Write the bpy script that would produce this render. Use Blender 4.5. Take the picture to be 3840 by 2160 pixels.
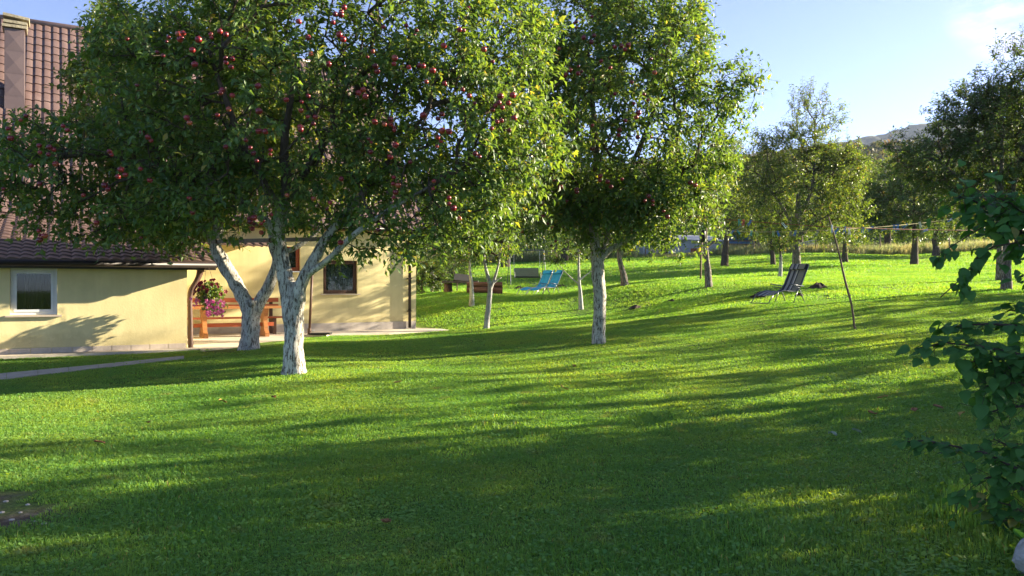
import bpy, bmesh, math, random
import numpy as np
from mathutils import Vector, Matrix, Quaternion

# ------------------------------------------------------------------ scene basics
scene = bpy.context.scene
for o in list(bpy.data.objects):
    bpy.data.objects.remove(o, do_unlink=True)
COL = scene.collection
FPX = 2955.0                     # focal length in photograph pixels (3840 wide)
cam_d = bpy.data.cameras.new('camera')
cam_d.sensor_width = 36.0
cam_d.lens = 36.0 * FPX / 3840.0
cam_d.clip_start = 0.05
cam_d.clip_end = 6000
cam = bpy.data.objects.new('camera', cam_d)
COL.objects.link(cam)
cam.location = (0, 0, 0)
cam.rotation_euler = (math.radians(90), 0, 0)
scene.camera = cam

SUN_EL = math.radians(17.0)
SUN_AZ = math.radians(72.0)          # measured from +Y towards +X
SUN = Vector((math.sin(SUN_AZ) * math.cos(SUN_EL), math.cos(SUN_AZ) * math.cos(SUN_EL), math.sin(SUN_EL)))

world = bpy.data.worlds.new('World')
scene.world = world
world.use_nodes = True
wn, wl = world.node_tree.nodes, world.node_tree.links
wn.clear()
w_out = wn.new('ShaderNodeOutputWorld')
w_bg = wn.new('ShaderNodeBackground')
w_sky = wn.new('ShaderNodeTexSky')
w_sky.sky_type = 'NISHITA'
w_sky.sun_disc = False
w_sky.sun_elevation = SUN_EL
w_sky.sun_rotation = SUN_AZ
w_sky.altitude = 1200
w_sky.air_density = 0.50
w_sky.dust_density = 0.7
w_sky.ozone_density = 3.0
w_bg.inputs['Strength'].default_value = 0.085
# thin high cloud wisps over the whole sky
w_tc = wn.new('ShaderNodeTexCoord')
w_map = wn.new('ShaderNodeMapping')
w_map.inputs['Scale'].default_value = (1.0, 1.0, 3.2)
w_map.inputs['Location'].default_value = (3.15, 0.4, 0.2)
w_noise = wn.new('ShaderNodeTexNoise')
w_noise.inputs['Scale'].default_value = 7.0
w_noise.inputs['Detail'].default_value = 7
w_noise.inputs['Roughness'].default_value = 0.62
w_ramp = wn.new('ShaderNodeValToRGB')
w_ramp.color_ramp.elements[0].position = 0.50
w_ramp.color_ramp.elements[0].color = (0, 0, 0, 1)
w_ramp.color_ramp.elements[1].position = 0.72
w_ramp.color_ramp.elements[1].color = (0.75, 0.75, 0.75, 1)
w_mix = wn.new('ShaderNodeMixRGB')
w_mix.inputs['Color2'].default_value = (3.6, 3.7, 3.9, 1)
wl.new(w_tc.outputs['Generated'], w_map.inputs['Vector'])
wl.new(w_map.outputs['Vector'], w_noise.inputs['Vector'])
wl.new(w_noise.outputs['Fac'], w_ramp.inputs['Fac'])
# the one small cloud bank of the evening, high on the right
w_dot = wn.new('ShaderNodeVectorMath'); w_dot.operation = 'DOT_PRODUCT'
w_dot.inputs[1].default_value = Vector((0.640, 1.0, 0.372)).normalized()
w_mr = wn.new('ShaderNodeMapRange'); w_mr.inputs['From Min'].default_value = 0.9975; w_mr.inputs['From Max'].default_value = 0.9998
w_mul = wn.new('ShaderNodeMath'); w_mul.operation = 'MULTIPLY'
wl.new(w_tc.outputs['Generated'], w_dot.inputs[0]); wl.new(w_dot.outputs['Value'], w_mr.inputs['Value'])
wl.new(w_ramp.outputs['Color'], w_mul.inputs[0]); wl.new(w_mr.outputs['Result'], w_mul.inputs[1])
wl.new(w_mul.outputs[0], w_mix.inputs['Fac'])
wl.new(w_sky.outputs['Color'], w_mix.inputs['Color1'])
w_wb = wn.new('ShaderNodeMixRGB'); w_wb.blend_type = 'MULTIPLY'; w_wb.inputs['Fac'].default_value = 1.0
w_wb.inputs['Color2'].default_value = (1.16, 0.95, 0.90, 1)          # the camera's white balance
wl.new(w_mix.outputs['Color'], w_wb.inputs['Color1'])
wl.new(w_wb.outputs['Color'], w_bg.inputs['Color'])
wl.new(w_bg.outputs['Background'], w_out.inputs['Surface'])

sun_d = bpy.data.lights.new('sun', 'SUN')
sun_d.energy = 5.0
sun_d.angle = math.radians(0.53)
sun_d.color = (1.0, 0.87, 0.64)
sun_o = bpy.data.objects.new('sun', sun_d)
COL.objects.link(sun_o)
sun_o.rotation_mode = 'QUATERNION'
sun_o.rotation_quaternion = SUN.to_track_quat('Z', 'Y')
sun_o.location = (60, 30, 40)

scene.render.engine = 'CYCLES'
scene.view_settings.view_transform = 'Standard'
scene.view_settings.look = 'None'
scene.view_settings.exposure = 2.34
scene.view_settings.gamma = 1.0
scene.view_settings.use_curve_mapping = False
cy = scene.cycles
cy.max_bounces = 7
cy.diffuse_bounces = 3
cy.glossy_bounces = 3
cy.transmission_bounces = 5
cy.transparent_max_bounces = 6
cy.volume_bounces = 0
cy.caustics_reflective = False
cy.caustics_refractive = False
cy.sample_clamp_indirect = 6.0
cy.use_denoising = True
cy.use_adaptive_sampling = True
cy.adaptive_threshold = 0.01

rng = np.random.default_rng(11)
random.seed(11)

# ------------------------------------------------------------------ helpers
S4 = 3840.0 / 2576.0             # notes were taken on a 2576 px wide view

def at(x, y, d):
    """point seen at view position x, y (2576 px wide notes) at depth d metres"""
    return Vector(((x * S4 - 1920.0) / FPX * d, d, -(y * S4 - 1080.0) / FPX * d))

def at4(x, y, d):
    return Vector(((x - 1920.0) / FPX * d, d, -(y - 1080.0) / FPX * d))

def ray_floor(x4, y4, z):
    """world x, y where the view ray through x4, y4 meets the level z"""
    d = -z * FPX / (y4 - 1080.0)
    return ((x4 - 1920.0) / FPX * d, d)

def link(o, parent=None):
    COL.objects.link(o)
    if parent is not None:
        o.parent = parent
    return o

def tag(o, label=None, cat=None, group=None, kind=None):
    if label: o['label'] = label
    if cat: o['category'] = cat
    if group: o['group'] = group
    if kind: o['kind'] = kind
    return o

def empty(name, loc, rz=0.0):
    o = bpy.data.objects.new(name, None)
    o.empty_display_size = 0.1
    o.location = loc
    o.rotation_euler = (0, 0, rz)
    COL.objects.link(o)
    return o

def np_mesh(name, verts, tris=None, quads=None, smooth=False, attrs=None):
    me = bpy.data.meshes.new(name)
    verts = np.asarray(verts, dtype=np.float32)
    nt = 0 if tris is None else len(tris)
    nq = 0 if quads is None else len(quads)
    me.vertices.add(len(verts))
    me.vertices.foreach_set('co', verts.ravel())
    loops = []
    if nt: loops.append(np.asarray(tris, dtype=np.int32).ravel())
    if nq: loops.append(np.asarray(quads, dtype=np.int32).ravel())
    if loops:
        loops = np.concatenate(loops)
        me.loops.add(len(loops))
        me.loops.foreach_set('vertex_index', loops)
        starts = np.concatenate([np.arange(nt) * 3, nt * 3 + np.arange(nq) * 4]).astype(np.int32)
        me.polygons.add(nt + nq)
        me.polygons.foreach_set('loop_start', starts)
        me.polygons.foreach_set('use_smooth', np.full(nt + nq, bool(smooth)))
    if attrs:
        for k, v in attrs.items():
            a = me.attributes.new(k, 'FLOAT', 'POINT')
            a.data.foreach_set('value', np.asarray(v, dtype=np.float32))
    me.update(calc_edges=True)
    return me

def mobj(name, me, mat, parent=None):
    o = bpy.data.objects.new(name, me)
    if mat is not None and not me.materials:
        me.materials.append(mat)
    return link(o, parent)

class MB:
    """collects shapes for one mesh object"""
    def __init__(self):
        self.v, self.t, self.q = [], [], []
        self.n = 0
    def add(self, verts, tris=(), quads=()):
        b = self.n
        self.v.extend([tuple(p) for p in verts])
        self.t.extend([tuple(i + b for i in f) for f in tris])
        self.q.extend([tuple(i + b for i in f) for f in quads])
        self.n += len(verts)
        return self
    def box(self, c, s, rot=None):
        hx, hy, hz = s[0] / 2, s[1] / 2, s[2] / 2
        vs = [Vector((x, y, z)) for z in (-hz, hz) for y in (-hy, hy) for x in (-hx, hx)]
        if rot is not None:
            vs = [rot @ p for p in vs]
        vs = [p + Vector(c) for p in vs]
        return self.add(vs, quads=[(0, 2, 3, 1), (4, 5, 7, 6), (0, 1, 5, 4), (2, 6, 7, 3), (0, 4, 6, 2), (1, 3, 7, 5)])
    def bbox(self, lo, hi):
        return self.box([(a + b) / 2 for a, b in zip(lo, hi)], [abs(b - a) for a, b in zip(lo, hi)])
    def tube(self, pts, rad, sides=8, cap=True, flat=1.0):
        pts = [Vector(p) for p in pts]
        n = len(pts)
        rads = rad if isinstance(rad, (list, tuple, np.ndarray)) else [rad] * n
        tang = []
        for i in range(n):
            d = pts[min(i + 1, n - 1)] - pts[max(i - 1, 0)]
            tang.append(d.normalized() if d.length > 1e-9 else Vector((0, 0, 1)))
        ref = Vector((0, 0, 1)) if abs(tang[0].z) < 0.9 else Vector((1, 0, 0))
        a = tang[0].cross(ref).normalized()
        vs = []
        for i in range(n):
            a = (a - tang[i] * a.dot(tang[i]))
            a = a.normalized() if a.length > 1e-6 else tang[i].orthogonal().normalized()
            b = tang[i].cross(a)
            for k in range(sides):
                th = 2 * math.pi * k / sides
                vs.append(pts[i] + (a * math.cos(th) + b * math.sin(th) * flat) * rads[i])
        qs = []
        for i in range(n - 1):
            for k in range(sides):
                k2 = (k + 1) % sides
                qs.append((i * sides + k, i * sides + k2, (i + 1) * sides + k2, (i + 1) * sides + k))
        ts = []
        if cap:
            vs.append(pts[0]); vs.append(pts[-1])
            c0, c1 = n * sides, n * sides + 1
            for k in range(sides):
                k2 = (k + 1) % sides
                ts.append((c0, k2, k))
                ts.append((c1, (n - 1) * sides + k, (n - 1) * sides + k2))
        return self.add(vs, ts, qs)
    def mesh(self, name='mesh', smooth=False):
        return np_mesh(name, self.v, self.t, self.q, smooth)
    def build(self, name, mat, parent=None, smooth=False):
        return mobj(name, self.mesh(name, smooth), mat, parent)

# ------------------------------------------------------------------ materials
MATS = {}

def nodes_of(name):
    m = bpy.data.materials.new(name)
    m.use_nodes = True
    nt = m.node_tree
    nt.nodes.clear()
    out = nt.nodes.new('ShaderNodeOutputMaterial')
    MATS[name] = m
    return m, nt.nodes, nt.links, out

def ramp(nodes, stops):
    r = nodes.new('ShaderNodeValToRGB')
    e = r.color_ramp.elements
    while len(e) < len(stops):
        e.new(0.5)
    for el, (p, c) in zip(e, stops):
        el.position = p
        el.color = (*c, 1) if len(c) == 3 else c
    return r

def noise_tex(nodes, links, scale, detail=4, rough=0.6, vec=None, stretch=None, space='Object'):
    tc = nodes.new('ShaderNodeTexCoord') if space != 'World' else nodes.new('ShaderNodeNewGeometry')
    src = tc.outputs[space] if space != 'World' else tc.outputs['Position']
    if stretch is not None:
        mp = nodes.new('ShaderNodeMapping')
        mp.inputs['Scale'].default_value = stretch
        links.new(src, mp.inputs['Vector'])
        src = mp.outputs['Vector']
    n = nodes.new('ShaderNodeTexNoise')
    n.inputs['Scale'].default_value = scale
    n.inputs['Detail'].default_value = detail
    n.inputs['Roughness'].default_value = rough
    links.new(src, n.inputs['Vector'])
    return n

def mat_noise(name, stops, scale=8, rough=0.7, bump=0.0, bump_scale=None, stretch=None, detail=5, metallic=0.0, spec=0.4, space='Object', bdist=0.02):
    m, N, L, out = nodes_of(name)
    p = N.new('ShaderNodeBsdfPrincipled')
    n = noise_tex(N, L, scale, detail, 0.62, stretch=stretch, space=space)
    r = ramp(N, stops)
    L.new(n.outputs['Fac'], r.inputs['Fac'])
    L.new(r.outputs['Color'], p.inputs['Base Color'])
    p.inputs['Roughness'].default_value = rough
    p.inputs['Metallic'].default_value = metallic
    p.inputs['Specular IOR Level'].default_value = spec
    if bump:
        nb = noise_tex(N, L, bump_scale or scale * 3, 4, 0.6, stretch=stretch, space=space)
        b = N.new('ShaderNodeBump')
        b.inputs['Strength'].default_value = bump
        b.inputs['Distance'].default_value = bdist
        L.new(nb.outputs['Fac'], b.inputs['Height'])
        L.new(b.outputs['Normal'], p.inputs['Normal'])
    L.new(p.outputs['BSDF'], out.inputs['Surface'])
    return m

def mat_plain(name, c, rough=0.6, metallic=0.0, spec=0.4, var=0.12, scale=6):
    lo = tuple(max(0, x * (1 - var)) for x in c)
    hi = tuple(min(1, x * (1 + var)) for x in c)
    return mat_noise(name, [(0.3, lo), (0.7, hi)], scale, rough, metallic=metallic, spec=spec)

def mat_leaf(name, stops, trans, tfac=0.42, rough=0.42, attr='tint', gloss=0.5, objrand=False):
    """leaf: front colour from a per-leaf value, light passing through it tinted"""
    m, N, L, out = nodes_of(name)
    if objrand:
        a = N.new('ShaderNodeObjectInfo'); src = a.outputs['Random']
    else:
        a = N.new('ShaderNodeAttribute'); a.attribute_name = attr; src = a.outputs['Fac']
    r = ramp(N, stops)
    L.new(src, r.inputs['Fac'])
    p = N.new('ShaderNodeBsdfPrincipled')
    p.inputs['Roughness'].default_value = rough
    p.inputs['Specular IOR Level'].default_value = gloss
    L.new(r.outputs['Color'], p.inputs['Base Color'])
    t = N.new('ShaderNodeBsdfTranslucent')
    mul = N.new('ShaderNodeMixRGB'); mul.blend_type = 'MULTIPLY'; mul.inputs['Fac'].default_value = 1.0
    mul.inputs['Color2'].default_value = (*trans, 1)
    L.new(r.outputs['Color'], mul.inputs['Color1'])
    L.new(mul.outputs['Color'], t.inputs['Color'])
    mx = N.new('ShaderNodeMixShader')
    mx.inputs['Fac'].default_value = tfac
    L.new(p.outputs['BSDF'], mx.inputs[1])
    L.new(t.outputs['BSDF'], mx.inputs[2])
    L.new(mx.outputs['Shader'], out.inputs['Surface'])
    return m

# ------------------------------------------------------------------ terrain
ctrl = []
def cp(x, y, d):
    p = at(x, y, d); ctrl.append((p.x, p.y, p.z))
for a in [(738, 938, 12.5), (627, 878, 16.2), (1506, 864, 16), (1222, 828, 21), (1187, 767, 28), (1462, 780, 27), (1088, 735, 36),
          (1573, 718, 30), (1783, 722, 27), (1822, 670, 48), (2003, 692, 35), (1962, 697, 33), (1945, 668, 48), (2125, 662, 47),
          (2300, 668, 45), (2355, 645, 60), (2532, 730, 22), (2516, 705, 26), (1350, 744, 33), (1960, 766, 20.8), (2150, 828, 16),
          (1640, 650, 62), (2100, 640, 62), (2500, 632, 62), (1140, 735, 33), (1330, 716, 40)]:
    cp(*a)
ctrl += [(0, 0, -1.6), (0, 4.3, -1.57), (-3, 4.3, -1.6), (3, 4.5, -1.52), (-5, 8, -1.56), (-5.1, 11.9, -1.47), (-1.8, 14.6, -1.36),
         (-8, 12.3, -1.45), (-12, 10, -1.6), (-7, 17, -1.36), (-10, 15.4, -1.36), (-14, 18, -1.4), (-9, 22, -1.36), (-3.1, 25.4, -1.36),
         (-8, 30, -1.2), (-20, 25, -1.4), (-25, 5, -2.0), (0, -15, -1.9), (12, 0, -1.2), (14, 9, -0.85), (22, 12, -0.3), (-20, 60, 1.3),
         (-12, 45, 0.2), (35, 40, 2.2), (45, 15, 0.8), (-40, 40, -0.2), (-1.86, 24.2, -1.34), (-5.0, 21.6, -1.34), (0, 10, -1.42), (5, 10, -1.25)]
CT = np.array(ctrl)

def tps_u(r2):
    return 0.5 * r2 * np.log(np.maximum(r2, 1e-9))
_n = len(CT)
_d2 = ((CT[:, None, :2] - CT[None, :, :2]) ** 2).sum(-1)
_A = np.zeros((_n + 3, _n + 3))
_A[:_n, :_n] = tps_u(_d2) + np.eye(_n) * 0.6
_A[:_n, _n] = 1; _A[:_n, _n + 1:] = CT[:, :2]
_A[_n, :_n] = 1; _A[_n + 1:, :_n] = CT[:, :2].T
_W = np.linalg.solve(_A, np.concatenate([CT[:, 2], np.zeros(3)]))

def ground_z(x, y):
    x = np.atleast_1d(np.asarray(x, dtype=float)); y = np.atleast_1d(np.asarray(y, dtype=float))
    sh = x.shape
    x = x.ravel(); y = y.ravel()
    cx, cy_ = np.clip(x, -45, 50), np.clip(y, -18, 66)
    P = np.stack([cx, cy_], 1)
    z = np.zeros(len(x))
    for i in range(0, len(x), 20000):
        d2 = ((P[i:i + 20000, None, :] - CT[None, :, :2]) ** 2).sum(-1)
        z[i:i + 20000] = tps_u(d2) @ _W[:_n] + _W[_n] + P[i:i + 20000] @ _W[_n + 1:]
    over = np.maximum(0, y - 66)
    z = z + over * 0.018 + np.maximum(0, over - 60) * 0.05      # the land keeps rising behind the meadow
    z += 0.012 * np.sin(x * 1.7 + y * 0.6) * np.sin(y * 1.3 - x * 0.5)
    return z.reshape(sh)

def gz(x, y):
    return float(ground_z(x, y)[0])

def base_at(x, y, d):
    """where a thing with its foot at this view position stands: on the ground at that depth"""
    p = at(x, y, d)
    return Vector((p.x, p.y, gz(p.x, p.y)))

# house frame: u along the front wall, n into the house
U = Vector((0.864, 0.503, 0)).normalized()
NB = Vector((-U.y, U.x, 0))
HA = Vector((-7.05, 17.1, -1.3))          # right front corner of the low wing, at terrace level
def house_local(x, y):
    rx, ry = x - HA.x, y - HA.y
    return rx * U.x + ry * U.y, rx * NB.x + ry * NB.y

def poly_mask(x, y, poly):
    x = np.asarray(x); y = np.asarray(y)
    inside = np.zeros(x.shape, dtype=bool)
    j = len(poly) - 1
    for i in range(len(poly)):
        xi, yi = poly[i]; xj, yj = poly[j]
        c = ((yi > y) != (yj > y)) & (x < (xj - xi) * (y - yi) / (yj - yi + 1e-12) + xi)
        inside ^= c
        j = i
    return inside

# terrace and garden path outlines (world x, y)
def hw(a, b):
    p = HA + U * a + NB * b
    return (p.x, p.y)
TERRACE = [hw(-9.5, -0.42), hw(0.2, -0.42), ray_floor(760, 1338, -1.3), ray_floor(900, 1322, -1.3), ray_floor(1064, 1303, -1.3),
           ray_floor(1135, 1272, -1.3), ray_floor(1230, 1256, -1.3), ray_floor(1460, 1248, -1.3), ray_floor(1693, 1239, -1.3), hw(8.7, 6.8), hw(7.6, 9), hw(-9.5, 9)]
HOUSE_FOOT = [hw(-9.5, -0.1), hw(0.1, -0.1), hw(0.1, 5.1), hw(7.7, 5.1), hw(7.7, 14), hw(-9.5, 14)]
pA = [(-60, 1436), (0, 1427), (210, 1402), (414, 1378), (560, 1362), (690, 1347)]
pB = [(690, 1338), (560, 1351), (414, 1366), (210, 1386), (0, 1405), (-60, 1411)]
PATH = []
for q in pA + pB:
    d = 1.43 * FPX / (q[1] - 1080)
    for _ in range(6):
        x0 = (q[0] - 1920) / FPX * d
        d = -gz(x0, d) * FPX / (q[1] - 1080)
    PATH.append(((q[0] - 1920) / FPX * d, d))
SOIL = [at(20, 1290, 5.5), at(95, 1310, 5.3), at(-60, 1265, 5.7)]
SOIL_XY = []
for q in [(-40, 1262), (40, 1272), (112, 1308), (20, 1318), (-60, 1300)]:
    d = 1.58 * FPX / (q[1] * S4 - 1080)
    SOIL_XY.append(((q[0] * S4 - 1920) / FPX * d, d))

def vnoise(x, y, s, seed=0):
    """cheap smooth noise, -1..1"""
    r = np.random.default_rng(seed)
    out = np.zeros(np.shape(x))
    for k in range(6):
        a = r.uniform(0, 6.28); f = s * r.uniform(0.6, 1.9); ph = r.uniform(0, 6.28)
        out += np.sin((x * math.cos(a) + y * math.sin(a)) * f + ph)
    return out / 3.2

def soil_amount(x, y):
    x = np.asarray(x, dtype=float); y = np.asarray(y, dtype=float)
    s = np.full(x.shape, -9.0)
    for (cx, cy_), r in zip(SOIL_XY, (0.30, 0.26, 0.13, 0.12, 0.30)):
        s = np.maximum(s, 1 - np.sqrt((x - cx) ** 2 / (1.7 * r * r) + (y - cy_) ** 2 / (r * r)))
    return s + 0.38 * vnoise(x, y, 9, 3) * (s > -0.6)

# ground sheet
def spread(lo, hi, near, core0, core1, grow):
    xs = list(np.arange(core0, core1 + 1e-6, near))
    s = near; v = core1
    while v < hi:
        s *= grow; v += s; xs.append(min(v, hi))
    s = near; v = core0
    while v > lo:
        s *= grow; v -= s; xs.insert(0, max(v, lo))
    return np.array(xs)
gx = spread(-900, 1100, 0.3, -9, 14, 1.09)
gy = spread(-150, 1350, 0.3, 2, 36, 1.07)
GX, GY = np.meshgrid(gx, gy)
GZ = ground_z(GX, GY)
gv = np.stack([GX.ravel(), GY.ravel(), GZ.ravel()], 1)
nx, ny = len(gx), len(gy)
ii = (np.arange(ny - 1)[:, None] * nx + np.arange(nx - 1)[None, :]).ravel()
gq = np.stack([ii, ii + 1, ii + nx + 1, ii + nx], 1)

m, N, L, out = nodes_of('lawn_soil')
p = N.new('ShaderNodeBsdfPrincipled'); p.inputs['Roughness'].default_value = 0.95
p.inputs['Specular IOR Level'].default_value = 0.1
n1 = noise_tex(N, L, 1.2, 6, 0.65, space='World')
n2 = noise_tex(N, L, 26, 4, 0.7, space='World')
r1 = ramp(N, [(0.30, (0.070, 0.140, 0.028)), (0.5, (0.110, 0.195, 0.034)), (0.72, (0.160, 0.215, 0.042))])
r2 = ramp(N, [(0.3, (0.4, 0.4, 0.4)), (0.65, (1.25, 1.2, 1.1))])
mm = N.new('ShaderNodeMixRGB'); mm.blend_type = 'MULTIPLY'; mm.inputs['Fac'].default_value = 1
L.new(n1.outputs['Fac'], r1.inputs['Fac']); L.new(n2.outputs['Fac'], r2.inputs['Fac'])
L.new(r1.outputs['Color'], mm.inputs['Color1']); L.new(r2.outputs['Color'], mm.inputs['Color2'])
at_s = N.new('ShaderNodeAttribute'); at_s.attribute_name = 'soil'
n3 = noise_tex(N, L, 14, 6, 0.7, space='World')
r3 = ramp(N, [(0.35, (0.07, 0.048, 0.034)), (0.55, (0.13, 0.095, 0.07)), (0.72, (0.26, 0.21, 0.17))])
L.new(n3.outputs['Fac'], r3.inputs['Fac'])
mx = N.new('ShaderNodeMixRGB')
L.new(at_s.outputs['Fac'], mx.inputs['Fac']); L.new(mm.outputs['Color'], mx.inputs['Color1']); L.new(r3.outputs['Color'], mx.inputs['Color2'])
L.new(mx.outputs['Color'], p.inputs['Base Color'])
bp = N.new('ShaderNodeBump'); bp.inputs['Strength'].default_value = 0.8; bp.inputs['Distance'].default_value = 0.03
L.new(n2.outputs['Fac'], bp.inputs['Height']); L.new(bp.outputs['Normal'], p.inputs['Normal'])
L.new(p.outputs['BSDF'], out.inputs['Surface'])
near_m = (np.abs(GX) < 15) & (GY < 40)
soil_v = np.where(near_m, np.clip(soil_amount(GX, GY) * 4, 0, 1), 0)
soil_v = np.maximum(soil_v, poly_mask(GX, GY, HOUSE_FOOT).astype(float))
g_me = np_mesh('ground', gv, quads=gq, smooth=True, attrs={'soil': soil_v.ravel()})
tag(mobj('ground', g_me, m), kind='structure')

# ------------------------------------------------------------------ grass (one mass per sward: nobody could count the blades)
def mat_grass(name, lo, mid, hi, dry, trans):
    m, N, L, out = nodes_of(name)
    a = N.new('ShaderNodeAttribute'); a.attribute_name = 'tint'
    r = ramp(N, [(0.0, lo), (0.55, mid), (0.9, hi), (1.0, dry)])
    big = noise_tex(N, L, 0.55, 5, 0.6, space='World')
    rb = ramp(N, [(0.33, (0.72, 0.86, 0.8)), (0.5, (1, 1, 1)), (0.66, (1.35, 1.10, 0.9))])
    L.new(big.outputs['Fac'], rb.inputs['Fac'])
    L.new(a.outputs['Fac'], r.inputs['Fac'])
    mu = N.new('ShaderNodeMixRGB'); mu.blend_type = 'MULTIPLY'; mu.inputs['Fac'].default_value = 1
    L.new(r.outputs['Color'], mu.inputs['Color1']); L.new(rb.outputs['Color'], mu.inputs['Color2'])
    med = noise_tex(N, L, 2.6, 4, 0.6, space='World')
    rm = ramp(N, [(0.60, (0, 0, 0)), (0.78, (0.6, 0.6, 0.6))])
    L.new(med.outputs['Fac'], rm.inputs['Fac'])
    md = N.new('ShaderNodeMixRGB'); md.inputs['Color2'].default_value = (*dry, 1)
    L.new(rm.outputs['Color'], md.inputs['Fac']); L.new(mu.outputs['Color'], md.inputs['Color1'])
    p = N.new('ShaderNodeBsdfPrincipled'); p.inputs['Roughness'].default_value = 0.55
    p.inputs['Specular IOR Level'].default_value = 0.35
    L.new(md.outputs['Color'], p.inputs['Base Color'])
    t = N.new('ShaderNodeBsdfTranslucent')
    m2 = N.new('ShaderNodeMixRGB'); m2.blend_type = 'MULTIPLY'; m2.inputs['Fac'].default_value = 1
    m2.inputs['Color2'].default_value = (*trans, 1)
    L.new(md.outputs['Color'], m2.inputs['Color1']); L.new(m2.outputs['Color'], t.inputs['Color'])
    s = N.new('ShaderNodeMixShader'); s.inputs['Fac'].default_value = 0.45
    L.new(p.outputs['BSDF'], s.inputs[1]); L.new(t.outputs['BSDF'], s.inputs[2])
    L.new(s.outputs['Shader'], out.inputs['Surface'])
    return m

def blade_patch(name, size, count, h, w, lean, seed, mat, clover=0):
    r = np.random.default_rng(seed)
    n = count
    px = r.uniform(-size / 2, size / 2, n) * 1.1; py = r.uniform(-size / 2, size / 2, n) * 1.1
    clump = 0.75 + 0.35 * np.sin(px * 25 / size + seed) * np.sin(py * 21 / size + 2 * seed)
    hh = h * r.uniform(0.55, 1.25, n) * clump
    th = r.uniform(0, 6.283, n); ln = np.abs(r.normal(0.35, 0.3, n)) * lean
    dx, dy = np.cos(th), np.sin(th)
    ta = th + r.uniform(0.6, 2.5, n)
    sx, sy = np.cos(ta) * w * r.uniform(0.6, 1.2, n) / 2, np.sin(ta) * w * r.uniform(0.6, 1.2, n) / 2
    mid = np.stack([px + dx * ln * hh * 0.35, py + dy * ln * hh * 0.35, hh * 0.6], 1)
    tip = np.stack([px + dx * ln * hh * 1.1, py + dy * ln * hh * 1.1, hh * (1 - 0.18 * ln)], 1)
    b = np.stack([px, py, np.full(n, -0.01)], 1)
    sd = np.stack([sx, sy, np.zeros(n)], 1)
    V = np.stack([b - sd, b + sd, mid - sd * 0.85, mid + sd * 0.85, tip], 1).reshape(-1, 3)
    k = np.arange(n)[:, None] * 5
    T = np.concatenate([k + np.array([[0, 1, 3]]), k + np.array([[0, 3, 2]]), k + np.array([[2, 3, 4]])], 0)
    tint = np.repeat(np.clip(0.18 + r.beta(2.6, 2.6, n) * 0.66 + (r.random(n) > 0.975) * 0.4, 0, 1), 5)
    if clover:
        # small round weed leaves between the blades
        m_ = clover
        cx, cy_ = r.uniform(-size / 2, size / 2, m_), r.uniform(-size / 2, size / 2, m_)
        cz = h * r.uniform(0.45, 0.85, m_); rr = r.uniform(0.008, 0.016, m_)
        tl = r.normal(0, 0.35, (m_, 2))
        V2 = []
        for k6 in range(5):
            aa = 6.283 * k6 / 5 + cx * 50
            V2.append(np.stack([cx + np.cos(aa) * rr, cy_ + np.sin(aa) * rr, cz + (np.cos(aa) * tl[:, 0] + np.sin(aa) * tl[:, 1]) * rr], 1))
        V2 = np.stack(V2, 1).reshape(-1, 3)
        k = np.arange(m_)[:, None] * 5 + len(V)
        T = np.concatenate([T, k + np.array([[0, 1, 2]]), k + np.array([[0, 2, 3]]), k + np.array([[0, 3, 4]])], 0)
        tint = np.concatenate([tint, np.repeat(r.uniform(0.3, 0.8, m_), 5)])
        V = np.concatenate([V, V2], 0)
    me = np_mesh(name, V, tris=T, attrs={'tint': tint})
    me.materials.append(mat)
    return bpy.data.objects.new(name, me)          # source tuft for the sward's instancer

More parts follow.
